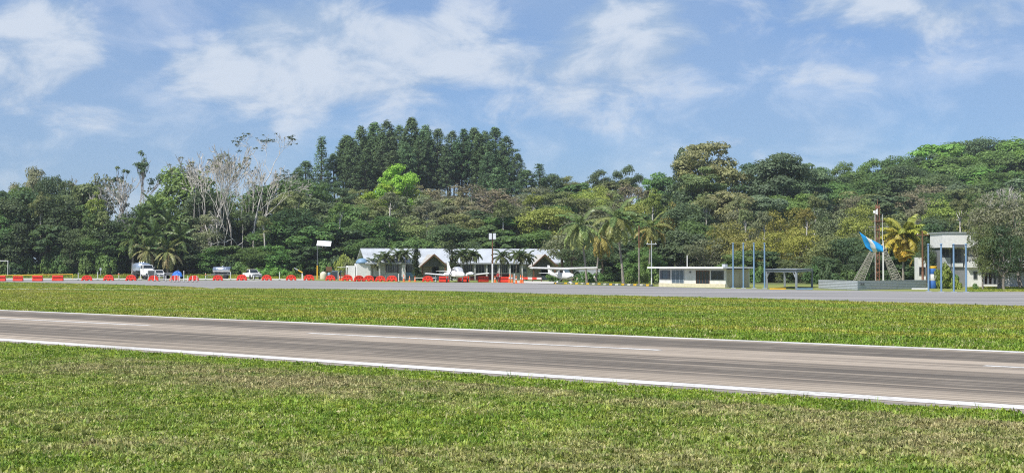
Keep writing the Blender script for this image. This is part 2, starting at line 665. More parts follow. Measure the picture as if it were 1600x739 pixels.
def runway_mat():
    m, t, b = new_mat('runway_asphalt')
    geo = N(t, 'ShaderNodeNewGeometry')

    def dot(v):
        d = N(t, 'ShaderNodeVectorMath', operation='DOT_PRODUCT')
        t.links.new(geo.outputs['Position'], d.inputs[0])
        d.inputs[1].default_value = v
        return d.outputs['Value']
    s = dot(tuple(U2))
    o = dot(tuple(N2))

    def noise(ks, ko, detail, rough, dist=0.0, z=0.0):
        c = N(t, 'ShaderNodeCombineXYZ')
        t.links.new(MATH(t, 'MULTIPLY', s, ks), c.inputs[0])
        t.links.new(MATH(t, 'MULTIPLY', o, ko), c.inputs[1])
        c.inputs[2].default_value = z
        n = N(t, 'ShaderNodeTexNoise')
        n.inputs['Scale'].default_value = 1.0
        n.inputs['Detail'].default_value = detail
        n.inputs['Roughness'].default_value = rough
        n.inputs['Distortion'].default_value = dist
        t.links.new(c.outputs[0], n.inputs['Vector'])
        return n.outputs['Fac']
    lanes = noise(.010, .42, 3, .5)
    streak = noise(.022, 2.6, 6, .65, .15, 4.0)
    thin = noise(.03, 5.0, 4, .6, .1, 9.0)
    blot = noise(.25, .5, 5, .6, 0, 2.0)
    grain = noise(40, 40, 2, .5)
    col = MIXC(t, MAPR(t, lanes, .36, .64), (.31, .257, .20), (.50, .418, .325))
    # rubber laid down along the two wheel lanes
    lane1 = MATH(t, 'MULTIPLY', MAPR(t, o, 33.0, 36.0), MAPR(t, o, 38.6, 40.6, 1, 0))
    lane2 = MATH(t, 'MULTIPLY', MAPR(t, o, 43.6, 45.2), MAPR(t, o, 48.0, 49.8, 1, 0))
    lane = MATH(t, 'ADD', lane1, lane2, clamp=True)
    rub = MAPR(t, MATH(t, 'ADD', streak, MATH(t, 'MULTIPLY', lane, .16)), .47, .64)
    rub2 = MAPR(t, MATH(t, 'ADD', thin, MATH(t, 'MULTIPLY', lane, .08)), .54, .64)
    mid = MATH(t, 'MULTIPLY', MAPR(t, o, 39.6, 41.2), MAPR(t, o, 43.4, 44.6, 1, 0))
    col = MIXC(t, MATH(t, 'MULTIPLY', mid, .45), col, (.50, .42, .335))
    col = MIXC(t, MATH(t, 'MULTIPLY', rub, .8), col, (.108, .092, .074))
    col = MIXC(t, MATH(t, 'MULTIPLY', rub2, .7), col, (.062, .054, .045))
    col = MIXC(t, MAPR(t, blot, .5, .75, 0, .35), col, (.50, .42, .335))
    col = MIXC(t, MAPR(t, grain, .3, .7, 0, .22), col, (.17, .15, .125))
    # weathered grey verge beyond the edge lines
    ev = MATH(t, 'MAXIMUM', MAPR(t, o, 30.0, 30.9, 1, 0), MAPR(t, o, 50.2, 50.8))
    col = MIXC(t, MATH(t, 'MULTIPLY', ev, .6), col, (.17, .165, .155))
    t.links.new(col, b.inputs['Base Color'])
    b.inputs['Roughness'].default_value = .85
    b.inputs['Specular IOR Level'].default_value = .3
    return m


def wavy_edge(o_base, s0, s1, amp, seed, step=1.2):
    r = random.Random(seed)
    out = []
    s = s0
    while s < s1:
        out.append(RW(s, o_base + r.uniform(-amp, amp)))
        s += step * r.uniform(.6, 1.4)
    return out


OFF_N, OFF_F = 31.0, 50.0
near_e = wavy_edge(OFF_N - 1.25, -330, 130, .22, 5)
far_e = wavy_edge(OFF_F + .45, -330, 130, .10, 6)
sheet('runway', near_e + far_e[::-1], .012, runway_mat())


def line_mat():
    m, t, b = new_mat('worn_white_marking')
    geo = N(t, 'ShaderNodeNewGeometry')
    n = N(t, 'ShaderNodeTexNoise')
    n.inputs['Scale'].default_value = 5
    n.inputs['Detail'].default_value = 8
    n.inputs['Roughness'].default_value = .7
    t.links.new(geo.outputs['Position'], n.inputs['Vector'])
    n2 = N(t, 'ShaderNodeTexNoise')
    n2.inputs['Scale'].default_value = .25
    t.links.new(geo.outputs['Position'], n2.inputs['Vector'])
    f = MATH(t, 'ADD', n.outputs['Fac'], MATH(t, 'MULTIPLY', n2.outputs['Fac'], .5))
    t.links.new(MIXC(t, MAPR(t, f, .66, .95, 0, .7), (.66, .645, .62), (.33, .305, .27)), b.inputs['Base Color'])
    b.inputs['Roughness'].default_value = .8
    return m


LINE = line_mat()
for nm, o0, w in (('runway_edge_line', OFF_N, .85), ('runway_edge_line', OFF_F, .75)):
    a = wavy_edge(o0 - w / 2, -330, 130, .025, 11)
    bb = wavy_edge(o0 + w / 2, -330, 130, .025, 12)
    sheet(nm, a + bb[::-1], .020, LINE)
for k in range(-9, 5):
    s1 = -28.9 + 31.0 * k
    a = [RW(s1 - 19.0 + j * 1.9, 42.50 + rnd.uniform(-.02, .02)) for j in range(11)]
    bb = [RW(s1 - 19.0 + j * 1.9, 42.92 + rnd.uniform(-.02, .02)) for j in range(11)]
    sheet('runway_centre_line', a + bb[::-1], .020, LINE)


def apron_mat():
    m, t, b = new_mat('apron_asphalt')
    geo = N(t, 'ShaderNodeNewGeometry')
    mp = N(t, 'ShaderNodeMapping')
    mp.inputs['Rotation'].default_value = (0, 0, R(25))
    mp.inputs['Scale'].default_value = (.03, .28, 1)
    t.links.new(geo.outputs['Position'], mp.inputs['Vector'])
    n = N(t, 'ShaderNodeTexNoise')
    n.inputs['Scale'].default_value = 1
    n.inputs['Detail'].default_value = 7
    n.inputs['Roughness'].default_value = .65
    t.links.new(mp.outputs[0], n.inputs['Vector'])
    n2 = N(t, 'ShaderNodeTexNoise')
    n2.inputs['Scale'].default_value = .35
    n2.inputs['Detail'].default_value = 8
    n2.inputs['Roughness'].default_value = .7
    t.links.new(geo.outputs['Position'], n2.inputs['Vector'])
    c = MIXC(t, MAPR(t, n.outputs['Fac'], .35, .66), (.19, .182, .175), (.33, .315, .30))
    c = MIXC(t, MAPR(t, n2.outputs['Fac'], .5, .72, 0, .5), c, (.24, .235, .225))
    c = MIXC(t, MAPR(t, n2.outputs['Fac'], .60, .70, 0, .35), c, (.09, .088, .085))
    t.links.new(c, b.inputs['Base Color'])
    b.inputs['Roughness'].default_value = .8
    return m


def edge_px(pts, n=14, amp=.25, seed=1):
    """a ground polyline through picture points, broken up like a real pavement edge"""
    r = random.Random(seed)
    gp = [Vector((*G(*p), 0)) for p in pts]
    out = []
    for a, b in zip(gp[:-1], gp[1:]):
        for k in range(n):
            q = a.lerp(b, k / n)
            out.append((q.x + r.uniform(-amp, amp) * .3, q.y + r.uniform(-amp, amp)))
    out.append((gp[-1].x, gp[-1].y))
    return out


APRON_NEAR = [(338, 451.2), (500, 452.6), (700, 456.2), (900, 461.5), (1200, 468), (1600, 480), (1950, 490.5)]
ap_near = edge_px(APRON_NEAR, 20, .35, 3)
ap_back = edge_px([(1950, 456), (1600, 456), (1500, 456), (1280, 453.5), (1130, 450.6), (1020, 447.6), (880, 444.6), (820, 442), (600, 440.8), (480, 438.2), (0, 436.8), (-300, 436.6)], 6, .2, 4)
ap_left = edge_px([(-300, 438.6), (0, 440.3), (180, 444), (290, 447.6), (338, 451.2)], 10, .3, 5)
sheet('apron', ap_near + ap_back + ap_left[:-1], .014, apron_mat())
# narrow concrete strip running left from the apron corner
st = edge_px([(-260, 450.9), (0, 451.4), (150, 452.0), (345, 452.0)], 8, .1, 8)
st2 = edge_px([(-260, 452.0), (0, 452.6), (150, 452.9), (345, 452.6)], 8, .1, 9)
sheet('concrete_path', st + st2[::-1], .024, CONC)
# pale pavement behind the row of barriers and the sunlit slab by the right hand aeroplane
pv = edge_px([(-300, 436.4), (0, 436.7), (300, 436.9), (480, 438.0)], 6, .1, 10)
pv2 = edge_px([(-300, 434.6), (0, 434.9), (300, 435.2), (480, 436.2)], 6, .1, 11)
sheet('pavement', pv + pv2[::-1], .030, CONC)
pv = edge_px([(803, 441.9), (872, 443.6)], 6, .05, 12)
pv2 = edge_px([(803, 439.0), (872, 439.8)], 6, .05, 13)
sheet('pavement', pv + pv2[::-1], .034, CONC)
a = edge_px([(352, 438.2), (400, 439.4), (452, 438.2)], 8, .02, 14)
bb = [(p[0], p[1] + 2.2) for p in a]
sheet('apron_marking', a + bb[::-1], .022, LINE)

# ------------------------------------------------------------------ grass (stuff)


def tuft_mesh(name, seed, n, hgt, wid, spread, broad=0.4):
    r = random.Random(seed)
    vs = []
    fs = []
    for k in range(n):
        a = r.uniform(0, 2 * math.pi)
        rr = spread * math.sqrt(r.random())
        bx, by = rr * math.cos(a), rr * math.sin(a)
        d = r.uniform(0, 2 * math.pi)
        lean = r.uniform(.2, 1.45)
        L = hgt * r.uniform(.5, 1.25)
        w = wid * r.uniform(.5, 1.4) * (1.8 if r.random() < broad else 1)
        dx, dy = math.cos(d), math.sin(d)
        tx, ty = -dy * w / 2, dx * w / 2
        c1, s1 = math.cos(lean * .5), math.sin(lean * .5)
        c2, s2 = math.cos(lean), math.sin(lean)
        m = (bx + dx * s1 * L * .5, by + dy * s1 * L * .5, c1 * L * .5)
        e = (m[0] + dx * s2 * L * .5, m[1] + dy * s2 * L * .5, m[2] + c2 * L * .5)
        o = len(vs)
        vs += [(bx - tx * .6, by - ty * .6, -.01), (bx + tx * .6, by + ty * .6, -.01), (m[0] + tx, m[1] + ty, m[2]), (m[0] - tx, m[1] - ty, m[2]), e]
        fs += [(o, o + 1, o + 2, o + 3), (o + 3, o + 2, o + 4)]
    me = bpy.data.meshes.new(name)
    me.from_pydata(vs, [], fs)
    return me


def grass_mat():
    m, t, b = new_mat('grass_blade')
    geo = N(t, 'ShaderNodeNewGeometry')
    col, dry = grass_colour(t, geo.outputs['Position'])
    oi = N(t, 'ShaderNodeObjectInfo')
    rv = oi.outputs['Random']
    hs = N(t, 'ShaderNodeHueSaturation')
    t.links.new(col, hs.inputs['Color'])
    t.links.new(MATH(t, 'MULTIPLY_ADD', rv, .04, .48), hs.inputs['Hue'])
    wn = N(t, 'ShaderNodeTexWhiteNoise', noise_dimensions='1D')
    t.links.new(rv, wn.inputs['W'])
    t.links.new(MAPR(t, wn.outputs['Value'], 0, 1, .5, 1.5, False), hs.inputs['Value'])
    c = MIXC(t, MATH(t, 'MULTIPLY', MAPR(t, wn.outputs['Value'], .90, .93), .75), hs.outputs[0], (.50, .45, .24))
    t.links.new(c, b.inputs['Base Color'])
    b.inputs['Roughness'].default_value = .5
    b.inputs['Specular IOR Level'].default_value = .3
    tr = N(t, 'ShaderNodeBsdfTranslucent')
    t.links.new(c, tr.inputs['Color'])
    mx = N(t, 'ShaderNodeMixShader')
    mx.inputs[0].default_value = .3
    t.links.new(b.outputs[0], mx.inputs[1])
    t.links.new(tr.outputs[0], mx.inputs[2])
    t.links.new(mx.outputs[0], t.nodes['Material Output'].inputs['Surface'])
    return m


GRASS = grass_mat()


def grass_patch(name, label, pts, density, protos, smin, smax, seed, clump=0.0):
    coll = bpy.data.collections.new(name + '_blades')
    for i, me in enumerate(protos):
        if not me.materials:
            me.materials.append(GRASS)
        coll.objects.link(bpy.data.objects.new('blade_tuft', me))
    mb = MB()
    mb.add([(p[0], p[1], p[2] if len(p) > 2 else .002) for p in pts], [tuple(range(len(pts)))])
    o = mb.build(name, GRASS)
    if o.data.polygons[0].normal.z < 0:
        o.data.flip_normals()
    ng = bpy.data.node_groups.new(name + '_scatter', 'GeometryNodeTree')
    ng.interface.new_socket('Geometry', in_out='INPUT', socket_type='NodeSocketGeometry')
    ng.interface.new_socket('Geometry', in_out='OUTPUT', socket_type='NodeSocketGeometry')
    gi = ng.nodes.new('NodeGroupInput')
    go = ng.nodes.new('NodeGroupOutput')
    dp = ng.nodes.new('GeometryNodeDistributePointsOnFaces')
    dp.inputs['Density'].default_value = density
    dp.inputs['Seed'].default_value = seed
    ci = ng.nodes.new('GeometryNodeCollectionInfo')
    ci.inputs['Collection'].default_value = coll
    ci.inputs['Separate Children'].default_value = True
    ci.inputs['Reset Children'].default_value = True
    ip = ng.nodes.new('GeometryNodeInstanceOnPoints')
    ip.inputs['Pick Instance'].default_value = True
    rr = ng.nodes.new('FunctionNodeRandomValue')
    rr.data_type = 'FLOAT_VECTOR'
    rr.inputs[0].default_value = (-.12, -.12, 0)
    rr.inputs[1].default_value = (.12, .12, 6.283)
    rs = ng.nodes.new('FunctionNodeRandomValue')
    rs.data_type = 'FLOAT'
    rs.inputs[2].default_value = smin
    rs.inputs[3].default_value = smax
    L = ng.links.new
    L(gi.outputs[0], dp.inputs['Mesh'])
    L(dp.outputs['Points'], ip.inputs['Points'])
    L(ci.outputs[0], ip.inputs['Instance'])
    L(rr.outputs[0], ip.inputs['Rotation'])
    sc_out = rs.outputs[1]
    if clump > 0:
        ps = ng.nodes.new('GeometryNodeInputPosition')
        nz = ng.nodes.new('ShaderNodeTexNoise')
        nz.inputs['Scale'].default_value = 1.1
        nz.inputs['Detail'].default_value = 3
        L(ps.outputs[0], nz.inputs['Vector'])
        mr = ng.nodes.new('ShaderNodeMapRange')
        L(nz.outputs[0], mr.inputs[0])
        mr.inputs[1].default_value = .35
        mr.inputs[2].default_value = .68
        mr.inputs[3].default_value = 1 - clump
        mr.inputs[4].default_value = 1 + clump
        mu = ng.nodes.new('ShaderNodeMath')
        mu.operation = 'MULTIPLY'
        L(sc_out, mu.inputs[0])
        L(mr.outputs[0], mu.inputs[1])
        sc_out = mu.outputs[0]
    L(sc_out, ip.inputs['Scale'])
    L(ip.outputs[0], go.inputs[0])
    md = o.modifiers.new('scatter', 'NODES')
    md.node_group = ng
    o["kind"] = 'stuff'
    o["label"] = label
    o["category"] = 'grass'
    return o


def front_line(o_, px0=-160, px1=1760, n=40):
    """points along a line parallel to the runway between two bearings"""
    out = []
    for k in range(n + 1):
        a = ((px0 + (px1 - px0) * k / n) - 800) / FOC
        Y = o_ / (N2.x * a + N2.y)
        out.append((a * Y, Y))
    return out


short = [tuft_mesh('short_tuft', 20 + i, 13, .078, .019, .11, .5) for i in range(6)]
tall = [tuft_mesh('tall_tuft', 40 + i, 10, .20, .010, .07, .1) for i in range(3)]
rough = [tuft_mesh('rough_tuft', 60 + i, 16, .17, .034, .30, .3) for i in range(5)]
near = front_line(29.75)
Yb = 17.5
grass_patch('grass', 'short mixed green and straw coloured grass in the foreground', [(PX(-200, Yb), Yb), (PX(1800, Yb), Yb)] + near[::-1], 135, short, .55, 1.25, 1, .45)
grass_patch('grass', 'scattered taller blades standing in the foreground grass', [(PX(-200, Yb), Yb), (PX(1800, Yb), Yb)] + near[::-1], 2.2, tall, .6, 1.2, 2)
weeds = [tuft_mesh('weed_rosette', 80 + i, 11, .13, .05, .06, .6) for i in range(4)]
grass_patch('grass', 'scattered broad-leaved weeds among the foreground grass', [(PX(-200, Yb), Yb), (PX(1800, Yb), Yb)] + near[::-1], 5, weeds, .4, .95, 9, .4)
fl = front_line(50.55)
ap = [(p[0], p[1]) for p in ap_near]
left_top = [G(-200, 452.8), G(0, 452.8), G(170, 453.2), G(340, 452.9)]
grass_patch('grass', 'green and yellowish grass strip between the runway and the apron', fl + [p for p in ap[::-1] if p[0] < 70] + left_top[::-1], 20, rough, .5, 1.05, 3, .35)
wedge = edge_px([(-200, 450.6), (0, 450.8), (150, 451.0), (325, 450.6)], 4, .1, 21)
wedge2 = edge_px([(-200, 441.4), (0, 441.2), (180, 444.9), (288, 448.4), (325, 450.4)], 4, .1, 22)
grass_patch('grass', 'green grass wedge between the concrete strip and the left apron', wedge + wedge2[::-1], 5, rough, .5, 1.0, 4, .4)
# long grass on the bank in front of the forest, left
bank = []
for px in range(-160, 500, 30):
    Y = 282
    bank.append((PX(px, Y), Y, float(terr(PX(px, Y), Y))))
for j, Y in ((1, 300), (2, 311)):
    pass
bp_top = []
for px in range(-160, 500, 30):
    Y = 300
    bp_top.append((PX(px, Y), Y, float(terr(PX(px, Y), Y))))
mbk = MB()
nb = len(bank)
o_b = grass_patch('grass', 'sunlit long grass on the bank below the forest edge', bank + bp_top[::-1], 2.2, rough, 1.0, 2.2, 5, .4)
rb = edge_px([(880, 444.2), (1020, 447.2), (1020, 441.5), (880, 439.5)], 2, .05, 31)
grass_patch('grass', 'sunlit lawn behind the striped kerb under the coconut palms', rb, 5, rough, .5, 1.1, 6, .4)
rb = edge_px([(1510, 455.6), (1960, 455.6), (1960, 447), (1510, 449)], 2, .05, 32)
grass_patch('grass', 'lawn in front of the two storey building at the right', rb, 8, rough, .4, .9, 7, .4)

# ------------------------------------------------------------------ vegetation prototypes


def quads_mesh(name, V, mat, tint=None, tri=False):
    """V: (n,4,3) array of separate leaf quads"""
    n = V.shape[0]
    me = bpy.data.meshes.new(name)
    me.vertices.add(n * 4)
    me.vertices.foreach_set('co', V.reshape(-1).astype(np.float32))
    me.loops.add(n * 4)
    me.loops.foreach_set('vertex_index', np.arange(n * 4, dtype=np.int32))
    me.polygons.add(n)
    me.polygons.foreach_set('loop_start', np.arange(0, n * 4, 4, dtype=np.int32))
    me.polygons.foreach_set('loop_total', np.full(n, 4, dtype=np.int32))
    if tint is not None:
        a = me.attributes.new('tint', 'FLOAT', 'FACE')
        a.data.foreach_set('value', tint.astype(np.float32))
    me.materials.append(mat)
    me.update()
    me.validate()
    return me


def leaf_quads(rng, C, Nrm, size, aspect=.6, jitter=.42):
    """diamond shaped leaf sprays at C facing roughly along Nrm"""
    n = len(C)
    nn = Nrm + rng.normal(0, jitter, (n, 3))
    nn /= np.linalg.norm(nn, axis=1, keepdims=True) + 1e-9
    a = rng.normal(0, 1, (n, 3))
    a -= nn * np.sum(a * nn, 1, keepdims=True)
    a /= np.linalg.norm(a, axis=1, keepdims=True) + 1e-9
    b = np.cross(nn, a)
    s = (size * rng.uniform(.55, 1.4, n))[:, None]
    w = s * aspect
    return np.stack([C - a * s * .5, C + b * w * .5 + a * s * .05, C + a * s * .5 - nn * s * .12, C - b * w * .5 + a * s * .05], 1)


def crown_arrays(rng, clumps, leaves, size, flat=.7, aspect=.6, up=.5, fill=.45):
    """clumps: list of (centre, radius, tint)"""
    vol = np.array([c[1] ** 2 for c in clumps])
    cnt = np.maximum(6, (leaves * vol / vol.sum())).astype(int)
    VV = []
    TT = []
    for (c, r, tnt), k in zip(clumps, cnt):
        d = rng.normal(0, 1, (k, 3))
        d /= np.linalg.norm(d, axis=1, keepdims=True)
        d[:, 2] = np.where(rng.random(k) < .65, np.abs(d[:, 2]), d[:, 2])
        rad = r * (fill + (1 - fill) * rng.random(k) ** .6)
        rad *= 1 + .22 * np.sin(d[:, 0] * 5 + c[0]) * np.cos(d[:, 1] * 4 + c[1])
        P = np.array(c) + d * rad[:, None] * np.array([1, 1, flat])
        nr = d * .8 + np.array([0, 0, up])
        VV.append(leaf_quads(rng, P, nr, size, aspect))
        TT.append(np.clip(tnt + rng.normal(0, .13, k), 0, 1))
    return np.concatenate(VV), np.concatenate(TT)


def limb(mb, p0, p1, r0, r1, rng, bend=.12, n=5, seg=4):
    p0 = Vector(p0)
    p1 = Vector(p1)
    L = (p1 - p0).length
    off = Vector(rng.normal(0, bend, 3)) * L
    pts = []
    for k in range(seg + 1):
        t = k / seg
        q = p0.lerp(p1, t) + off * math.sin(math.pi * t) + Vector((0, 0, -.06 * L * math.sin(math.pi * t)))
        pts.append(q)
    mb.tube(pts, [r0 + (r1 - r0) * k / seg for k in range(seg + 1)], n, cap=False)


PROTO = {}


def reg(kind, trunk, crown, H, W, extra=None):
    co = np.empty(len(crown.vertices) * 3, np.float32)
    crown.vertices.foreach_get('co', co)
    H = float(np.percentile(co[2::3], 99.7)) if kind not in ('bare', 'tufted', 'dry', 'bush') else H
    PROTO.setdefault(kind, []).append((trunk, crown, H, W))


def make_round(seed, kind='round', H=14., Rr=5.0, base=.06, nc=44, leaves=12500, size=.43, bark=BARK, flat=.72, top=1.0, mat=LEAF, bias=.55, skew=.2):
    rng = np.random.default_rng(seed)
    mb = MB()
    hb = H * base
    lean = rng.normal(0, .35, 2)
    fork = Vector((lean[0], lean[1], hb + H * .12))
    limb(mb, (0, 0, -.6), fork, .34, .24, rng, .03, 7, 5)
    clumps = []
    cz = (hb + H) / 2
    rz = (H - hb) / 2
    pts = []
    tries = 0
    while len(pts) < nc and tries < 4000:
        tries += 1
        d = rng.normal(0, 1, 3)
        d /= np.linalg.norm(d)
        q = bias + (1 - bias) * rng.random()
        p = np.array([d[0] * Rr * q * .82, d[1] * Rr * q * .82, cz + d[2] * rz * q * .84])
        p[0] += skew * (p[2] - cz)
        if d[2] < -.2 and rng.random() < .45:
            continue
        if any(np.linalg.norm(p - o) < Rr * .27 for o in pts):
            continue
        pts.append(p)
    for i, p in enumerate(pts):
        r = Rr * rng.uniform(.20, .50)
        clumps.append((p, r, rng.uniform(.25, .75)))
        if i % 2 == 0:
            limb(mb, fork, p, .13, .03, rng, .08, 5, 4)
    V, T = crown_arrays(rng, clumps, leaves, size, flat)
    reg(kind, mb.mesh(kind + '_trunk', bark), quads_mesh(kind + '_crown', V, mat, T), H, Rr * 2.1)


def make_umbrella(seed, kind='umbrella', H=13., Rr=6.5, leaves=10500, size=.43, bark=BARK_GREY, layers=3):
    rng = np.random.default_rng(seed)
    mb = MB()
    fork = Vector((rng.normal(0, .3), rng.normal(0, .3), H * .38))
    limb(mb, (0, 0, -.6), fork, .34, .25, rng, .03, 7, 5)
    clumps = []
    for k in range(38):
        a = rng.uniform(0, 2 * math.pi)
        q = math.sqrt(rng.random())
        lay = int(rng.integers(0, layers))
        z = H * (.93 - .16 * lay) - (q ** 2) * H * .20 + rng.normal(0, H * .02)
        rr = Rr * (1 - .0 * lay) * q
        p = np.array([math.cos(a) * rr, math.sin(a) * rr, z])
        clumps.append((p, Rr * rng.uniform(.2, .34), rng.uniform(.25, .75)))
        if k % 2 == 0:
            limb(mb, fork, p - np.array([0, 0, .2]), .13, .03, rng, .08, 5, 4)
    V, T = crown_arrays(rng, clumps, leaves, size, .5, up=1.0, fill=.2)
    reg(kind, mb.mesh(kind + '_trunk', bark), quads_mesh(kind + '_crown', V, LEAF, T), H, Rr * 2.3)


def make_pine(seed, kind='pine', H=20., Rr=3.3, start=.42, leaves=9500, pointed=False):
    rng = np.random.default_rng(seed)
    mb = MB()
    lean = rng.normal(0, .5, 2)
    top = Vector((lean[0], lean[1], H * .97))
    mb.tube([Vector((0, 0, -.6)), top * .33, top * .66, top], [.34, .27, .17, .05], 7, cap=False)
    clumps = []
    z = H * start
    while z < H * .99:
        t = (z / H - start) / (1 - start)
        if pointed:
            w = Rr * (1 - t) ** .8 * rng.uniform(.7, 1.1) + .3
        else:
            w = Rr * (math.sin(math.pi * (.28 + .70 * t)) ** .9) * rng.uniform(.6, 1.15)
        nb = int(rng.integers(4, 8))
        a0 = rng.uniform(0, 6.28)
        for k in range(nb):
            a = a0 + k * 6.28 / nb + rng.normal(0, .3)
            L = w * rng.uniform(.55, 1.0)
            ax = np.array([top.x, top.y, 0]) * z / H
            p = ax + np.array([math.cos(a) * L, math.sin(a) * L, z + L * (.18 if not pointed else -.12)])
            mb.tube([Vector(ax + np.array([0, 0, z])), Vector(p)], [.06, .02], 4, cap=False)
            clumps.append((p, rng.uniform(.5, .95), rng.uniform(.1, .75)))
            if L > 1.6:
                clumps.append((p * .6 + (ax + np.array([0, 0, z])) * .4 + rng.normal(0, .25, 3), rng.uniform(.45, .8), rng.uniform(.1, .6)))
        z += H * rng.uniform(.028, .045)
    V, T = crown_arrays(rng, clumps, leaves, .46, 1.15, aspect=.36, up=.5, fill=.1)
    reg(kind, mb.mesh(kind + '_trunk', BARK), quads_mesh(kind + '_crown', V, NEEDLE, T), H, Rr * 2.0)


def branch_rec(mb, rng, p, d, L, r, depth, tips, spread=.5, up=.25, minr=.025):
    q = p + d * L
    mid = p + d * L * .5 + Vector(rng.normal(0, .07, 3)) * L
    mb.tube([p, mid, q], [r, r * .86, r * .70], 5 if r > .06 else 4, cap=False)
    if depth == 0:
        tips.append(q)
        return
    k = 2 if rng.random() < .7 else 3
    for _ in range(k):
        nd = (d + Vector(rng.normal(0, spread, 3)) + Vector((0, 0, up))).normalized()
        branch_rec(mb, rng, q, nd, L * rng.uniform(.62, .9), max(minr, r * rng.uniform(.55, .72)), depth - 1, tips, spread, up, minr)


def make_bare(seed, kind='bare', depth=5, L=4.4, leaves=500, spread=.34, up=.22, bark=BARK_PALE, r=.24, lsize=.4, tuft=.55, frac=.35, minr=.035):
    rng = np.random.default_rng(seed)
    mb = MB()
    tips = []
    branch_rec(mb, rng, Vector((0, 0, -.5)), Vector((rng.normal(0, .06), rng.normal(0, .06), 1)).normalized(), L, r, depth, tips, spread, up, minr)
    arr = np.array([tuple(t) for t in tips])
    H = float(arr[:, 2].max())
    W = float(max(np.ptp(arr[:, 0]), np.ptp(arr[:, 1])))
    sel = arr[(rng.random(len(arr)) < frac)]
    if len(sel) == 0:
        sel = arr[:3]
    clumps = [(p, tuft * rng.uniform(.6, 1.3), rng.uniform(.2, .7)) for p in sel]
    V, T = crown_arrays(rng, clumps, leaves, lsize, .35, up=.8, fill=.1)
    reg(kind, mb.mesh(kind + '_trunk', bark), quads_mesh(kind + '_crown', V, LEAF, T), H, W)


def make_bush(seed, kind='bush', leaves=1500, size=.42, Rr=2.2, H=2.6):
    rng = np.random.default_rng(seed)
    clumps = []
    for k in range(12):
        a = rng.uniform(0, 6.28)
        q = math.sqrt(rng.random()) * .75
        clumps.append((np.array([math.cos(a) * Rr * q, math.sin(a) * Rr * q, H * rng.uniform(.15, .68) * (1 - .35 * q)]), Rr * rng.uniform(.3, .48), rng.uniform(.25, .75)))
    V, T = crown_arrays(rng, clumps, leaves, size, .85, aspect=.5)
    V[:, :, 2] = np.maximum(V[:, :, 2], -.05)
    reg(kind, None, quads_mesh(kind + '_leaves', V, LEAF, T), H, Rr * 2.2)


for i in range(6):
    make_round(100 + i, 'round', H=14 + i % 3, Rr=5.2, skew=[-.2, 0, .2, .1, -.1, .15][i], nc=[44, 24, 34, 22, 40, 28][i], size=[.40, .62, .46, .70, .36, .54][i], leaves=[13000, 7000, 11000, 6000, 14000, 8500][i], flat=[.72, .6, .8, .55, .7, .85][i], bark=[BARK, BARK_GREY, BARK_PALE][i % 3])
for i in range(4):
    make_round(140 + i, 'tall', H=22, Rr=6.2, base=.20, nc=[24, 34, 28, 20][i], leaves=13500, size=.46, bark=BARK_GREY, flat=.5, bias=.45)
for i in range(4):
    make_round(160 + i, 'sparse', H=12, Rr=5.0, base=.12, nc=[34, 20, 26, 30][i], leaves=7000, size=.33, bark=BARK_GREY, flat=.65, bias=.5)
for i in range(3):
    make_round(175 + i, 'stem', H=16, Rr=3.6, base=.52, nc=14, leaves=2200, size=.42, bark=BARK_PALE, flat=.45, bias=.4)
for i in range(3):
    make_round(170 + i, 'open', H=10, Rr=4.2, base=.42, nc=24, leaves=2600, size=.36, bark=BARK, flat=.6, bias=.5)
for i in range(4):
    make_umbrella(180 + i)
for i in range(5):
    make_pine(200 + i, Rr=3.6 + .35 * (i % 3), start=.12 + .09 * (i % 4))
for i in range(2):
    make_pine(220 + i, 'conifer', 17, 3.0, .08, 4200, True)
for i in range(4):
    make_bare(240 + i, 'bare', depth=6, L=5.4, leaves=160, frac=.10, r=.20, spread=.30, up=.10, minr=.05)
for i in range(4):
    make_bare(260 + i, 'dry', depth=7, L=2.3, leaves=1500, spread=.5, up=.12, bark=BARK_GREY, r=.2, lsize=.34, tuft=.7, frac=.7, minr=.028)
for i in range(2):
    make_bare(280 + i, 'tufted', depth=5, L=4.0, leaves=900, spread=.32, up=.22, bark=BARK_GREY, r=.2, lsize=.42, tuft=.85, frac=.75, minr=.04)
for i in range(5):
    make_bush(300 + i)

LEAFCOL = {
    'dark': (.058, .098, .042), 'dark2': (.072, .108, .052), 'mid': (.085, .145, .045), 'mid2': (.095, .16, .045), 'bright': (.125, .23, .05),
    'lime': (.22, .33, .045), 'olive': (.145, .17, .068), 'olivegrey': (.16, .168, .098), 'olivebrown': (.165, .172, .085), 'greygreen': (.105, .155, .088),
    'yellowgreen': (.19, .225, .05), 'yellow': (.235, .225, .05), 'orange': (.225, .20, .06), 'brown': (.19, .165, .105), 'pine': (.085, .14, .06), 'tan': (.24, .20, .13),
}
LOOK = {
    'dark': 'dark green', 'dark2': 'deep green', 'mid': 'mid green', 'mid2': 'fresh green', 'bright': 'bright green', 'lime': 'lime green', 'olive': 'olive green',
    'olivegrey': 'grey-olive', 'olivebrown': 'brownish olive', 'greygreen': 'grey-green', 'yellowgreen': 'yellow-green', 'yellow': 'yellow-tinged',
    'orange': 'orange-tinged', 'brown': 'dry brown', 'pine': 'dark', 'tan': 'dry tan',
}
KINDW = {'round': 'rounded leafy tree', 'tall': 'tall tiered tree', 'sparse': 'loose-crowned tree', 'open': 'dark-stemmed tree', 'stem': 'pale-stemmed tree', 'umbrella': 'flat-crowned tree', 'pine': 'pine', 'conifer': 'pointed conifer',
         'bare': 'leafless tree', 'dry': 'twiggy tree', 'tufted': 'thin tuft-topped tree', 'bush': 'bush'}
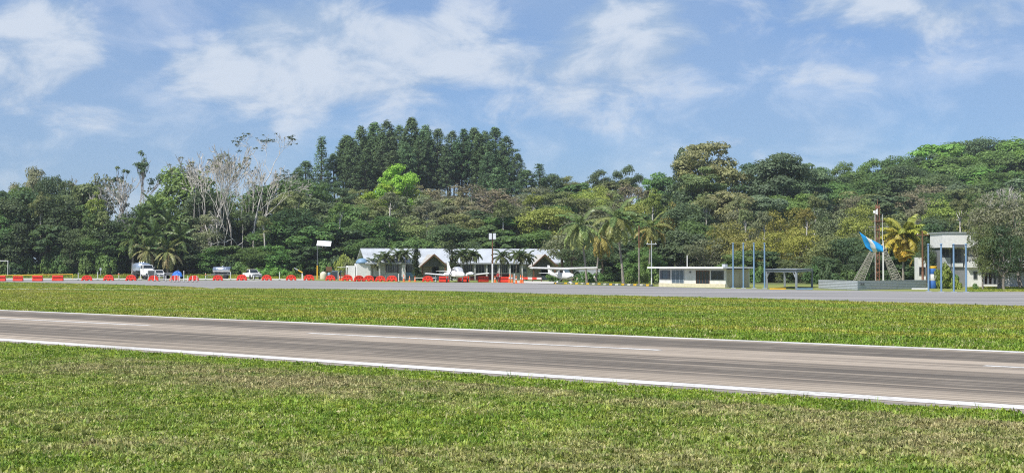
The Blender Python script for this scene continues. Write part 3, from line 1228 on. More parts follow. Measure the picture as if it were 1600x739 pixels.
KNAME = {'round': 'broadleaf_tree', 'tall': 'broadleaf_tree', 'sparse': 'broadleaf_tree', 'open': 'broadleaf_tree', 'stem': 'slender_tree', 'umbrella': 'umbrella_tree', 'pine': 'pine_tree', 'conifer': 'conifer_tree',
         'bare': 'bare_tree', 'dry': 'dry_tree', 'tufted': 'slender_tree', 'bush': 'bush'}
MARKS = [(-30, 'beyond the left edge'), (15, 'behind the white goal frame'), (75, 'behind the box-shaped barriers'), (150, 'left of the tanker truck'), (222, 'behind the tanker truck'),
         (280, 'behind the blue tarpaulin'), (345, 'behind the tank trailer'), (395, 'behind the white pickup'), (455, 'behind the boom gate'), (508, 'behind the solar panel'),
         (570, 'above the blue canopy'), (625, 'above the barred window'), (680, 'above the left porch gable'), (725, 'above the two-engined plane'),
         (775, 'above the floodlight pole'), (845, 'above the right porch gable'), (905, 'behind the leftmost coconut palm'), (960, 'behind the tallest coconut palm'),
         (1010, 'behind the right coconut palm'), (1060, 'behind the low house'), (1110, 'behind the house roof tank'), (1170, 'behind the left blue poles'),
         (1235, 'behind the open carport'), (1305, 'left of the flag mast'), (1370, 'behind the flag mast'), (1412, 'behind the golden palm'),
         (1480, 'behind the two storey building'), (1545, 'above the big grey tree'), (1600, 'at the right edge'), (1660, 'beyond the right edge')]
TREES = []


def near_mark(px):
    return min(MARKS, key=lambda m: abs(m[0] - px))[1]


def row_word(Y, X, kind):
    z = float(terr(X, Y))
    if z > 16:
        return 'on the ridge' if X < 10 else 'high on the hill'
    if z > 5:
        return 'on the slope'
    return 'on low ground'


pcount = {}


def plant(px, top, Y, wpx, kind, col, sink=0.3):
    X = PX(px, Y)
    z0 = float(terr(X, Y)) - sink
    topz = ZP(top, Y)
    h = topz - z0
    w = wpx * Y / FOC * {'pine': 1.18, 'round': 1.18, 'sparse': 1.2, 'tall': 1.15, 'umbrella': 1.12}.get(kind, 1.0)
    if kind != 'bush':
        h = max(h, w * (.62 if kind == 'umbrella' else .8))      # on steep ground the stem foot sits down the slope
        z0 = topz - h
    pr = PROTO[kind]
    k = pcount.get(kind, rnd.randrange(len(pr)))
    pcount[kind] = k + 1
    tr, cr, H, W = pr[k % len(pr)]
    rz = rnd.uniform(0, 6.28)
    sx = w / W
    sz = h / H
    lum = rnd.uniform(.8, 1.28) * 1.58
    c = [q * lum * rnd.uniform(.94, 1.06) for q in LEAFCOL[col]]
    if tr is None:
        o = obj('bush', cr, None, (X, Y, z0), rz, (sx, sx, sz))
        o.color = (*c, 1)
    else:
        o = obj(KNAME[kind], None, None, (X, Y, z0), rz, (sx, sx, sz))
        t_ = obj('trunk', tr, o)
        c_ = obj('crown', cr, o)
        c_.color = (*c, 1)
    TREES.append([o, px, Y, kind, col, X])
    return o


# (bearing, row of the top, distance, width) of every tree of the forest edge and the hill
T = []
# far left
T += [(-40, 295, 306, 95, 'round', 'dark'), (8, 312, 304, 80, 'round', 'dark2'), (48, 300, 309, 92, 'round', 'dark'), (98, 306, 305, 84, 'round', 'dark'),
      (140, 322, 303, 72, 'round', 'mid'), (168, 346, 301, 62, 'round', 'dark'), (132, 288, 326, 78, 'round', 'olive'), (84, 276, 330, 62, 'round', 'dark2'),
      (52, 262, 350, 72, 'umbrella', 'olivegrey'), (4, 276, 345, 75, 'dry', 'brown'), (-40, 280, 345, 75, 'dry', 'olivegrey'), (160, 274, 345, 60, 'dry', 'olivegrey'), (118, 280, 345, 55, 'dry', 'brown'),
      (216, 238, 338, 62, 'tufted', 'dark2'), (188, 262, 340, 48, 'tufted', 'dark2'), (175, 272, 308, 80, 'bare', 'olivegrey'), (200, 274, 307, 85, 'bare', 'olivegrey'), (158, 300, 328, 40, 'bare', 'olivegrey'),
      (292, 262, 326, 112, 'round', 'mid2'), (322, 300, 316, 80, 'round', 'dark2'), (312, 345, 302, 66, 'sparse', 'olivegrey'), (185, 368, 300, 56, 'round', 'mid'),
      (25, 350, 300, 60, 'round', 'dark2'), (75, 352, 300, 62, 'round', 'dark'), (118, 358, 300, 55, 'round', 'dark2')]
# the pale leafless group
T += [(318, 236, 322, 95, 'bare', 'olivegrey'), (344, 226, 306, 100, 'bare', 'olivegrey'), (360, 234, 307, 90, 'bare', 'olivegrey'), (378, 230, 305, 90, 'bare', 'olivegrey'),
      (298, 246, 330, 70, 'bare', 'olivegrey'), (330, 238, 308, 95, 'bare', 'olivegrey'), (354, 242, 303, 90, 'bare', 'olivegrey'), (302, 254, 310, 80, 'bare', 'olivegrey'), (408, 250, 312, 70, 'bare', 'olivegrey'), (392, 262, 327, 60, 'bare', 'olivegrey')]
T += [(425, 282, 342, 92, 'round', 'mid'), (372, 296, 345, 92, 'sparse', 'olive'), (330, 300, 342, 70, 'round', 'dark2'), (385, 330, 322, 80, 'round', 'dark2'), (350, 332, 322, 80, 'round', 'mid'), (355, 384, 301, 60, 'round', 'mid'), (400, 386, 299, 56, 'round', 'mid2'),
      (432, 340, 308, 78, 'round', 'mid'), (450, 300, 332, 80, 'umbrella', 'olive'), (468, 326, 310, 84, 'round', 'dark'), (500, 350, 303, 78, 'round', 'mid'), (440, 384, 299, 60, 'round', 'mid2'), (480, 385, 298, 56, 'round', 'dark')]
# ridge pines
PINES = [(478, 252, 415, 46), (462, 262, 408, 34), (523, 240, 418, 36), (540, 212, 422, 46), (562, 198, 424, 46), (583, 192, 426, 48), (606, 190, 424, 46), (625, 196, 430, 42), (642, 184, 426, 40), (662, 196, 424, 46), (683, 202, 422, 42),
         (702, 206, 428, 40), (720, 202, 424, 40), (742, 200, 430, 40), (757, 206, 424, 42), (775, 200, 426, 46), (793, 214, 424, 40), (806, 240, 420, 30), (573, 214, 432, 40), (650, 210, 436, 42), (768, 222, 418, 40), (552, 226, 415, 40), (596, 222, 417, 40), (632, 224, 417, 38), (570, 240, 412, 46), (612, 236, 412, 44)]
THIN_PINES = []
rp = random.Random(31)
for k in range(22):
    a = 540 + 12 * k + rp.uniform(-4, 4)
    if a < 806:
        env = float(np.interp(a, [540, 565, 640, 690, 760, 800], [216, 200, 190, 203, 201, 222]))
        THIN_PINES.append((a, env + rp.uniform(2, 34), rp.uniform(412, 436), rp.uniform(26, 38), 'pine', 'pine'))
T += THIN_PINES
for (a, b, c, d) in PINES:
    T.append((a, b, c, d, 'pine', 'pine'))
T += [(502, 214, 414, 42, 'conifer', 'pine'), (775, 262, 375, 52, 'conifer', 'pine'), (748, 290, 368, 46, 'pine', 'pine'), (800, 285, 372, 50, 'pine', 'pine')]
# slope below the pines
T += [(470, 282, 352, 86, 'round', 'mid'), (524, 284, 360, 74, 'umbrella', 'dark2'), (500, 310, 330, 92, 'round', 'dark2'), (545, 322, 322, 84, 'round', 'mid'), (560, 296, 372, 70, 'umbrella', 'olive'),
      (622, 257, 352, 74, 'umbrella', 'lime'), (600, 288, 350, 70, 'umbrella', 'lime'), (584, 312, 342, 78, 'umbrella', 'olive'), (645, 306, 340, 90, 'umbrella', 'olivegrey'), (690, 292, 362, 86, 'dry', 'brown'),
      (735, 288, 360, 86, 'dry', 'brown'), (668, 296, 372, 80, 'sparse', 'olivegrey'), (772, 296, 352, 80, 'dry', 'tan'), (705, 322, 332, 92, 'umbrella', 'olivegrey'), (765, 330, 330, 82, 'round', 'dark2'), (600, 340, 314, 92, 'round', 'mid'),
      (540, 360, 304, 76, 'round', 'dark'), (575, 372, 300, 66, 'round', 'mid'), (652, 340, 314, 88, 'sparse', 'olive'), (640, 372, 298, 72, 'round', 'mid2'), (700, 352, 304, 84, 'round', 'dark'), (755, 352, 306, 82, 'round', 'mid'),
      (690, 378, 292, 72, 'sparse', 'olive'), (740, 378, 294, 70, 'round', 'dark2'), (790, 370, 296, 76, 'round', 'mid'), (810, 322, 326, 86, 'sparse', 'olive'), (850, 325, 320, 84, 'round', 'yellowgreen'), (835, 360, 300, 76, 'round', 'mid2'),
      (845, 256, 396, 44, 'conifer', 'pine'), (822, 266, 392, 40, 'pine', 'pine'), (862, 272, 398, 44, 'round', 'dark2'), (888, 276, 402, 62, 'umbrella', 'olive'), (828, 292, 356, 74, 'sparse', 'olivegrey'), (875, 300, 352, 78, 'umbrella', 'olive'),
      (908, 302, 350, 72, 'umbrella', 'yellowgreen'), (938, 266, 424, 54, 'umbrella', 'dark2'), (982, 259, 424, 50, 'umbrella', 'dark'), (958, 282, 410, 60, 'round', 'olive'), (1018, 271, 404, 42, 'round', 'bright'), (1040, 278, 400, 46, 'round', 'mid'), (968, 288, 376, 86, 'dry', 'tan'),
      (1004, 290, 372, 80, 'dry', 'brown'), (925, 292, 376, 76, 'sparse', 'yellowgreen'), (1030, 296, 356, 76, 'sparse', 'yellowgreen'), (1000, 318, 340, 82, 'sparse', 'yellowgreen'), (945, 322, 334, 86, 'sparse', 'olivegrey'), (895, 335, 318, 84, 'sparse', 'olivegrey'), (1045, 330, 320, 66, 'round', 'dark2')]
# lowland behind the palms and the low house
T += [(874, 366, 240, 74, 'open', 'olivegrey'), (895, 376, 238, 62, 'open', 'dark2'), (940, 378, 236, 66, 'open', 'dark2'), (925, 372, 262, 80, 'round', 'dark2'), (905, 392, 250, 60, 'round', 'dark'), (965, 380, 256, 72, 'round', 'dark2'), (1000, 386, 250, 66, 'round', 'mid'), (1035, 372, 252, 72, 'round', 'dark2'), (1018, 400, 226, 40, 'round', 'mid2'),
      (1052, 318, 286, 52, 'sparse', 'orange'), (1075, 360, 250, 76, 'round', 'dark2'), (1110, 372, 242, 72, 'sparse', 'olivegrey'),
      (1066, 232, 332, 36, 'tall', 'dark2'), (1116, 224, 326, 108, 'tall', 'olivebrown'), (1095, 262, 318, 88, 'tall', 'olive'), (1130, 300, 298, 100, 'tall', 'olivebrown'), (1084, 318, 284, 88, 'round', 'dark2'), (1060, 290, 318, 60, 'round', 'dark2'),
      (1216, 240, 326, 106, 'tall', 'greygreen'), (1180, 256, 336, 76, 'tall', 'greygreen'), (1262, 256, 344, 84, 'tall', 'greygreen'), (1190, 306, 304, 92, 'tall', 'greygreen'), (1245, 304, 312, 92, 'tall', 'mid2'), (1160, 330, 282, 84, 'sparse', 'olivegrey'),
      (1132, 346, 246, 78, 'sparse', 'orange'), (1168, 358, 240, 64, 'sparse', 'orange'), (1150, 392, 226, 60, 'round', 'mid'), (1226, 326, 262, 72, 'sparse', 'yellow'), (1210, 362, 236, 62, 'sparse', 'yellow'), (1256, 356, 240, 70, 'sparse', 'yellow'),
      (1190, 392, 228, 66, 'round', 'dark2'), (1240, 396, 224, 66, 'sparse', 'olive'), (1298, 326, 262, 82, 'sparse', 'olivebrown'), (1336, 322, 256, 72, 'sparse', 'yellow'), (1290, 368, 236, 78, 'sparse', 'olive'), (1330, 372, 232, 70, 'round', 'dark2'), (1290, 400, 218, 60, 'round', 'dark'),
      (1370, 350, 240, 76, 'sparse', 'olive'), (1355, 395, 216, 62, 'round', 'dark2'), (1400, 362, 230, 72, 'round', 'dark2'), (1440, 352, 232, 76, 'round', 'dark'), (1395, 400, 212, 60, 'round', 'dark')]
# the hill on the right
T += [(1288, 262, 436, 62, 'umbrella', 'mid'), (1325, 254, 436, 56, 'umbrella', 'mid2'), (1366, 249, 438, 66, 'umbrella', 'mid2'), (1404, 258, 436, 64, 'round', 'dark'), (1306, 284, 396, 82, 'round', 'mid'), (1350, 280, 396, 80, 'round', 'mid'), (1398, 282, 394, 84, 'round', 'dark'),
      (1436, 262, 440, 74, 'round', 'dark2'), (1462, 226, 492, 82, 'round', 'bright'), (1495, 230, 486, 64, 'umbrella', 'bright'), (1528, 217, 506, 70, 'round', 'dark2'), (1578, 218, 502, 80, 'round', 'bright'), (1625, 222, 502, 86, 'umbrella', 'mid'), (1548, 236, 480, 80, 'round', 'mid2'),
      (1480, 256, 450, 84, 'round', 'mid2'), (1515, 246, 462, 80, 'round', 'mid'), (1552, 258, 446, 88, 'umbrella', 'mid2'), (1596, 248, 456, 84, 'round', 'mid'), (1640, 250, 456, 84, 'round', 'mid2'), (1445, 288, 400, 82, 'dry', 'brown'), (1490, 286, 404, 84, 'round', 'greygreen'),
      (1535, 284, 404, 86, 'round', 'mid2'), (1582, 282, 404, 86, 'round', 'greygreen'), (1632, 284, 404, 86, 'round', 'mid'), (1330, 306, 352, 86, 'sparse', 'olivegrey'), (1290, 308, 352, 70, 'sparse', 'olive'), (1380, 306, 350, 86, 'round', 'dark2'), (1428, 304, 350, 86, 'dry', 'brown'), (1475, 312, 340, 84, 'sparse', 'yellowgreen'),
      (1520, 312, 346, 84, 'sparse', 'olive'), (1566, 290, 352, 62, 'bare', 'olivegrey'), (1545, 300, 350, 56, 'bare', 'olivegrey'), (1590, 300, 348, 60, 'bare', 'olivegrey'), (1610, 312, 342, 86, 'sparse', 'olivegrey'), (1655, 310, 342, 86, 'round', 'mid'), (1350, 336, 300, 86, 'sparse', 'olivegrey'), (1410, 332, 300, 86, 'sparse', 'olive'), (1460, 338, 300, 86, 'round', 'dark2'),
      (1510, 345, 290, 86, 'sparse', 'yellowgreen'), (1560, 345, 290, 86, 'round', 'dark2'), (1610, 345, 290, 86, 'sparse', 'olive'), (1650, 350, 280, 86, 'round', 'dark2'), (1270, 340, 296, 80, 'sparse', 'olivebrown')]
# trees standing in front of the two storey building
T += [(1560, 304, 170, 96, 'sparse', 'olivegrey'), (1598, 312, 178, 96, 'sparse', 'olivegrey'), (1535, 350, 167, 44, 'sparse', 'olive'), (1570, 352, 166, 62, 'sparse', 'dark2'), (1640, 320, 178, 90, 'round', 'dark2'), (1600, 380, 190, 60, 'round', 'dark2'), (1446, 372, 181, 30, 'open', 'dark2'), (1446, 392, 186, 34, 'round', 'dark2')]
# the denser second rank that closes the forest behind the oil palms and over the hill
T += [(62, 300, 303, 34, 'stem', 'olive'), (150, 300, 301, 36, 'stem', 'yellowgreen'), (160, 330, 299, 30, 'stem', 'olive'), (330, 330, 303, 34, 'stem', 'olivegrey'), (412, 330, 300, 34, 'stem', 'olive'), (466, 300, 312, 38, 'stem', 'olive'), (530, 312, 312, 36, 'stem', 'mid2'), (578, 320, 318, 38, 'stem', 'olive'), (610, 300, 330, 36, 'stem', 'olivegrey'), (665, 312, 318, 40, 'stem', 'olivegrey'), (722, 300, 334, 40, 'stem', 'brown'), (785, 312, 318, 38, 'stem', 'olive'), (832, 300, 330, 38, 'stem', 'yellowgreen'), (885, 300, 332, 40, 'stem', 'olive'),
      (1022, 302, 318, 36, 'stem', 'yellowgreen'), (1150, 302, 286, 36, 'stem', 'olivebrown'), (1165, 318, 262, 34, 'stem', 'olive'), (1192, 330, 250, 34, 'stem', 'olivegrey'), (1275, 300, 290, 38, 'stem', 'olive'), (1318, 318, 262, 36, 'stem', 'olivegrey'), (1352, 310, 268, 36, 'stem', 'olive'), (1432, 315, 262, 38, 'stem', 'olivegrey'), (1500, 300, 290, 40, 'stem', 'olive'), (1260, 325, 250, 32, 'stem', 'yellow'), (1105, 300, 282, 34, 'stem', 'olive'),
      (205, 335, 312, 70, 'round', 'dark2'), (240, 322, 314, 80, 'round', 'dark'), (275, 340, 310, 72, 'round', 'dark2'), (225, 365, 305, 66, 'round', 'dark'), (265, 368, 304, 66, 'round', 'dark2'), (245, 395, 303, 60, 'round', 'dark'),
      (-5, 330, 300, 60, 'round', 'mid'), (150, 372, 299, 56, 'round', 'mid2'), (298, 385, 299, 54, 'round', 'dark'), (330, 388, 299, 52, 'round', 'mid'), (60, 322, 318, 80, 'round', 'mid'), (110, 300, 335, 80, 'round', 'dark2'), (20, 292, 335, 80, 'round', 'mid'),
      (1410, 244, 470, 70, 'round', 'mid'), (1440, 242, 476, 64, 'round', 'dark2'), (1562, 222, 510, 64, 'round', 'mid'), (1600, 226, 498, 70, 'round', 'mid2'), (1500, 222, 512, 60, 'round', 'mid'), (1470, 244, 466, 80, 'round', 'bright'), (1505, 262, 440, 84, 'round', 'mid'), (1530, 262, 440, 84, 'round', 'bright'),
      (1565, 272, 424, 86, 'round', 'mid2'), (1610, 272, 424, 86, 'round', 'mid'), (1460, 272, 424, 84, 'round', 'dark2'), (1420, 278, 418, 80, 'round', 'mid'), (1330, 268, 418, 76, 'round', 'mid2'), (1370, 270, 416, 80, 'round', 'mid'), (1290, 278, 410, 70, 'round', 'dark2'),
      (1510, 296, 384, 86, 'round', 'olive'), (1555, 300, 376, 86, 'round', 'mid'), (1600, 298, 378, 86, 'round', 'olive'), (1460, 302, 374, 84, 'round', 'mid'), (1415, 300, 372, 80, 'sparse', 'olivegrey'), (1350, 300, 372, 84, 'round', 'olive'), (1310, 296, 376, 78, 'round', 'mid'), (1650, 296, 380, 86, 'round', 'mid'), (1250, 276, 380, 80, 'round', 'mid'),
      (1580, 235, 484, 80, 'round', 'bright'), (1636, 236, 484, 80, 'round', 'bright'), (900, 286, 396, 60, 'round', 'mid'), (960, 298, 366, 76, 'sparse', 'olive'), (915, 312, 340, 76, 'round', 'olive'), (985, 335, 318, 80, 'round', 'mid'), (1025, 345, 300, 76, 'round', 'mid2'), (945, 348, 300, 80, 'sparse', 'olivegrey'), (1090, 345, 266, 76, 'round', 'mid'),
      (638, 284, 356, 60, 'sparse', 'yellowgreen'), (560, 345, 312, 70, 'round', 'mid2'), (680, 312, 345, 80, 'round', 'olive'), (730, 312, 345, 80, 'sparse', 'brown'), (730, 335, 322, 76, 'round', 'olive'), (790, 340, 322, 80, 'round', 'mid2'), (870, 320, 332, 76, 'round', 'mid')]
for a in T:
    plant(*a)
# undergrowth along the forest edge: separate bushes
r2 = random.Random(12)
px = -60
while px < 545:
    Y = r2.uniform(296, 303)
    bright = 385 < px < 470
    plant(px, r2.uniform(388, 406) if not bright else r2.uniform(396, 412), Y, r2.uniform(28, 44), 'bush', r2.choice(['dark', 'mid', 'dark2', 'mid2']) if not bright else 'bright')
    px += r2.uniform(13, 21)
for px in range(392, 470, 13):
    plant(px + r2.uniform(-4, 4), r2.uniform(411, 420) + (px - 392) * .06, r2.uniform(286, 293), r2.uniform(24, 34), 'bush', r2.choice(['bright', 'bright', 'yellowgreen']))
px = 868
while px < 1440:
    Y = r2.uniform(222, 240)
    if px > 1270:
        Y = r2.uniform(206, 216)
    plant(px, r2.uniform(408, 424), Y, r2.uniform(26, 42), 'bush', r2.choice(['dark', 'dark2', 'mid', 'mid2']))
    px += r2.uniform(16, 26)
for a in [(984, 421, 214, 26, 'bush', 'mid2'), (1016, 405, 219, 34, 'bush', 'mid2'), (1006, 424, 212, 22, 'bush', 'yellowgreen'), (658, 421, 248, 14, 'bush', 'yellowgreen'),
          (1476, 404, 172, 36, 'bush', 'yellowgreen'), (1468, 415, 176, 26, 'bush', 'yellowgreen'), (1493, 430, 168, 22, 'bush', 'yellowgreen'), (1486, 418, 174, 26, 'bush', 'mid2'), (1525, 440, 166, 14, 'bush', 'mid2'), (549, 398, 262, 30, 'bush', 'olive'), (536, 388, 270, 36, 'bush', 'yellowgreen')]:
    plant(*a)

# the leaning forked tree with the white trunk
rng = np.random.default_rng(77)
Y = 309
mb = MB()
tips = []


def PT(px, py, dy=0.0):
    return Vector((PX(px, Y + dy), dy, ZP(py, Y + dy) - float(terr(PX(397, Y), Y)))) - Vector((PX(397, Y), 0, 0))


mb.tube([PT(397, 428), PT(397, 400), PT(396, 378), PT(398, 350), PT(404, 320), PT(410, 296), PT(414, 285)], [.26, .24, .21, .19, .16, .14, .12], 8, cap=False)
for path, r0 in (([(414, 285), (422, 272), (428, 255), (436, 242)], .16), ([(410, 296), (408, 270), (400, 250), (392, 238)], .12), ([(398, 350), (415, 338), (432, 322), (450, 306)], .15), ([(404, 330), (420, 316), (440, 302), (455, 298)], .10),
                 ([(432, 322), (440, 312), (446, 298)], .08), ([(422, 272), (414, 258), (416, 240)], .09), ([(398, 405), (404, 390), (407, 372)], .12)):
    q = [PT(a, b, i * .8) for i, (a, b) in enumerate(path)]
    mb.tube(q, [r0 * .72 * (1 - .6 * i / (len(q) - 1)) for i in range(len(q))], 6, cap=False)
    d = (q[-1] - q[-2]).normalized()
    for _ in range(3):
        branch_rec(mb, rng, q[-1], (d + Vector(rng.normal(0, .45, 3))).normalized(), 1.7, r0 * .3, 3, tips, .5, .1, .035)
wt = thing('bare_tree', 'leaning pale-trunked forked tree with leaf tufts at its top, behind the white pickup', 'tree', (PX(397, Y), Y, float(terr(PX(397, Y), Y))))
mb.build('trunk', BARK_PALE, wt)
cl = [(np.array(tuple(p)), rng.uniform(.4, .8), rng.uniform(.2, .6)) for p in tips if p.z > 20 and rng.random() < .45]
V, TT = crown_arrays(rng, cl, 1100, .36, .35, up=.8, fill=.1)
c_ = obj('crown', quads_mesh('tuft_crown', V, LEAF, TT), wt)
c_.color = (*LEAFCOL['dark2'], 1)

# ---- labels that single each tree out
byl = {}
for rec in TREES:
    o, px, Y, kind, col, X = rec
    if kind == 'bush':
        base = f"{LOOK[col]} bush {'at the forest foot' if Y > 280 else 'on the lawn' if Y < 222 else 'among the trees'} {near_mark(px)}"
    elif kind == 'pine':
        base = None
    elif kind == 'bare':
        base = f"nearly leafless pale-branched tree {row_word(Y, X, kind)} {near_mark(px)}"
    else:
        base = f"{LOOK[col]} {KINDW[kind]} {row_word(Y, X, kind)} {near_mark(px)}"
    rec.append(base)
    byl.setdefault(base, []).append(rec)
for base, lst in byl.items():
    lst.sort(key=lambda r: r[1])
    for i, rec in enumerate(lst):
        o, kind = rec[0], rec[3]
        cat = {'bush': 'bush', 'pine': 'pine tree'}.get(kind, 'tree')
        if base is None:
            assert i < 60
            lab = f"pine standing on the ridge skyline, {ORD[i]} pine from the left" if i < len(ORD) else 'pine on the ridge'
        elif len(lst) == 1:
            lab = base
        elif len(lst) == 2:
            lab = base + (', left one' if i == 0 else ', right one')
        else:
            lab = base + f", {ORD[i]} from left"
        if len(lab.split()) > 16:
            print('LONG', lab)
        tag(o, lab, cat, {'bush': 'bushes along the forest foot', 'pine': 'pines along the ridge'}.get(kind, 'trees of the forest and hill'))


# ------------------------------------------------------------------ palms
def frond_mesh(name, seed, L, droop, lw, n=22, leaflet=.9, lift=.55, hang=.6, mat=FROND):
    """a feather leaf: curved midrib with two rows of drooping leaflets"""
    rng = np.random.default_rng(seed)
    mb = MB()
    pts = []
    p = Vector((0, 0, 0))
    ang = lift
    for k in range(9):
        pts.append(p.copy())
        p = p + Vector((math.cos(ang), rng.normal(0, .02), math.sin(ang))) * (L / 8)
        ang -= droop / 8 * (0.6 + .1 * k)
    mb.tube(pts, [.035 * (1 - .09 * k) for k in range(9)], 4, cap=False)
    Q = []
    for k in range(n):
        t = .12 + .86 * k / (n - 1)
        i = min(int(t * 8), 7)
        q = pts[i].lerp(pts[i + 1], t * 8 - i)
        d = (pts[i + 1] - pts[i]).normalized()
        ll = leaflet * (math.sin(math.pi * min(1, t * .9 + .12)) ** .6) * rng.uniform(.8, 1.15)
        for s in (-1, 1):
            side = Vector((0, s, 0))
            e = q + (side * .8 + d * .55 + Vector((0, 0, -hang * rng.uniform(.5, 1.2)))) * ll * .62
            m = q.lerp(e, .5) + Vector((0, 0, .10 * ll))
            w = d * lw * .5
            Q.append([q - w * .7, m - w, e, m + w])
    o = len(mb.v)
    vs = [tuple(v) for quad in Q for v in quad]
    mb.add(vs, [(4 * i, 4 * i + 1, 4 * i + 2, 4 * i + 3) for i in range(len(Q))])
    me = mb.mesh(name, mat)
    a = me.attributes.new('tint', 'FLOAT', 'FACE')
    a.data.foreach_set('value', np.clip(rng.normal(.45, .15, len(me.polygons)), 0, 1).astype(np.float32))
    return me


COCO = [frond_mesh('coconut_frond', 400 + i, 3.5, 1.35 + .25 * i, .20, 32, 1.15, .75 - .1 * i, .5) for i in range(4)]
GOLD = [frond_mesh('golden_frond', 460 + i, 3.3, 1.5 + .2 * i, .26, 30, 1.2, .8 - .08 * i, .8) for i in range(4)]
OILP = [frond_mesh('oil_palm_frond', 420 + i, 4.6, 1.2 + .25 * i, .24, 34, 1.2, .95 - .08 * i, .55) for i in range(4)]
SMALLP = [frond_mesh('small_palm_frond', 440 + i, 1.5, 1.7 + .2 * i, .16, 16, .65, .8, .45) for i in range(3)]


def palm(px, base_py, top_py, Y, label, fronds, nf, lean=(0, 0), col=(.10, .15, .035), col2=None, r=.16, fs=1.0, el=(-.9, 1.15), bark=BARK_PALM, group='palms', name='coconut_palm', bend=.3, base_white=False):
    X = PX(px, Y)
    z0 = float(terr(X, Y))
    H = ZP(top_py, Y) - z0
    t = thing(name, label, 'palm tree', (X, Y, z0), 0, group)
    n = 9
    pts = []
    for k in range(n):
        q = k / (n - 1)
        pts.append(Vector((lean[0] * (q ** (1 + bend)), lean[1] * q, H * q - .2 * (1 - q))))
    mb = MB()
    mb.tube(pts, [r * (1.45 - .4 * min(1, q * 6 / n)) * (1 - .35 * q / n) for q in range(n)], 8, cap=False)
    mb.build('trunk', bark, t)
    rr = random.Random(int(px * 7 + Y))
    for k in range(nf):
        f = obj('frond', fronds[k % len(fronds)], t)
        f.location = pts[-1]
        q = (k + .5) / nf
        e = el[1] + (el[0] - el[1]) * (q ** .85)
        f.rotation_euler = (rr.uniform(-.25, .25), -e + .55, k * 2.39996 + rr.uniform(-.25, .25))
        s = fs * rr.uniform(.85, 1.12)
        f.scale = (s, s, s)
        c = col
        if col2 is not None:
            c = tuple(a + (b - a) * min(1, max(0, q * 1.3 - .2 + rr.uniform(-.15, .15))) for a, b in zip(col, col2))
        v = rr.uniform(.85, 1.2)
        f.color = (c[0] * v, c[1] * v, c[2] * v, 1)
    return t


# coconut palms on the lawn
G1 = 'coconut palms on the lawn right of the aeroplane'
palm(917, 442, 352, 214, 'leftmost leafy coconut palm, leaning left over the end of the long building', COCO, 22, (-1.0, 0), (.16, .235, .075), (.29, .34, .12), r=.16, group=G1, fs=1.25)
palm(974, 444, 341, 206, 'tallest coconut palm, with a curved pale trunk on the lawn', COCO, 24, (-1.1, 0), (.16, .235, .075), (.33, .36, .12), r=.18, group=G1, fs=1.3)
palm(931, 440, 370, 222, 'coconut palm with yellowing fronds between the two tall coconut palms', COCO, 18, (.8, 0), (.20, .20, .06), (.38, .30, .08), r=.15, group=G1, fs=1.05)
palm(1014, 440, 356, 222, 'rightmost coconut palm beside the brown-topped pole', COCO, 20, (.3, 0), (.19, .24, .07), (.40, .35, .11), r=.15, group=G1, fs=1.1)
palm(1411, 446, 370, 196, 'golden-fronded coconut palm beside the flag mast', GOLD, 54, (0, 0), (.34, .36, .06), (.78, .50, .08), r=.17, fs=1.12, el=(-1.35, 1.35), group='palms')
palm(1439, 446, 400, 190, 'short yellow-green palm right of the golden palm', COCO, 12, (-.4, 0), (.20, .21, .03), (.34, .25, .05), r=.12, fs=.6, group='palms')
# the big oil palms behind the tanker truck
for px, top, Y, nf, fs, lab in [
        (243, 334, 301, 34, 1.15, 'tallest oil palm at the top of the clump behind the tanker truck'), (222, 352, 299, 32, 1.1, 'upper left oil palm of the clump behind the tanker truck'),
        (264, 352, 299, 32, 1.1, 'upper right oil palm of the clump behind the tanker truck'), (208, 374, 297, 32, 1.05, 'leftmost oil palm of the clump, above the tank'),
        (243, 370, 296, 34, 1.1, 'oil palm in the middle of the clump behind the tanker truck'), (279, 376, 297, 32, 1.05, 'rightmost oil palm of the clump, above the blue tarpaulin'),
        (232, 392, 294, 30, 1.0, 'low oil palm with dry hanging fronds above the truck cab'), (262, 394, 294, 30, 1.0, 'low oil palm with dry hanging fronds above the flat trailer')]:
    low = top > 385
    palm(px, 0, top, Y, lab, OILP, nf, (0, 0), (.10, .165, .05), (.14, .19, .06) if not low else (.42, .38, .18), r=.3, fs=fs, el=(-1.2, 1.5), group='oil palms at the forest edge', name='oil_palm')
# slender small palms along the white building
G2 = 'small palms in front of the long white building'
small = [(568, 411, 252, 'small palm left of the blue canopy'), (583, 409, 250, 'small palm right of the blue canopy'), (592, 405, 252, 'bushy small palm, second right of the blue canopy'), (603, 402, 249, 'tallest small palm left of the barred window'),
         (623, 398, 251, 'small palm against the roof right of the barred window'), (634, 396, 250, 'tall thin small palm left of the left vine-covered post'),
         (718, 399, 247, 'small palm right of the right vine-covered post'), (724, 396, 249, 'small palm above the aeroplane canopy'), (734, 397, 248, 'middle small palm above the right aeroplane wing'), (741, 398, 248, 'small palm nearest left of the floodlight pole'),
         (784, 400, 250, 'small palm just right of the floodlight pole'), (806, 398, 250, 'small palm in front of the last window'), (815, 399, 248, 'second palm left of the right porch'), (823, 402, 250, 'small palm touching the right porch roof')]
for px, top, Y, lab in small:
    palm(px, 438, top + 1, Y, lab, SMALLP, 14, (rnd.uniform(-.25, .25), 0), (.06, .10, .03), (.12, .14, .05), r=.06, fs=rnd.uniform(1.3, 1.7), el=(-.6, 1.2), group=G2, name='small_palm', bark=BARK_GREY)
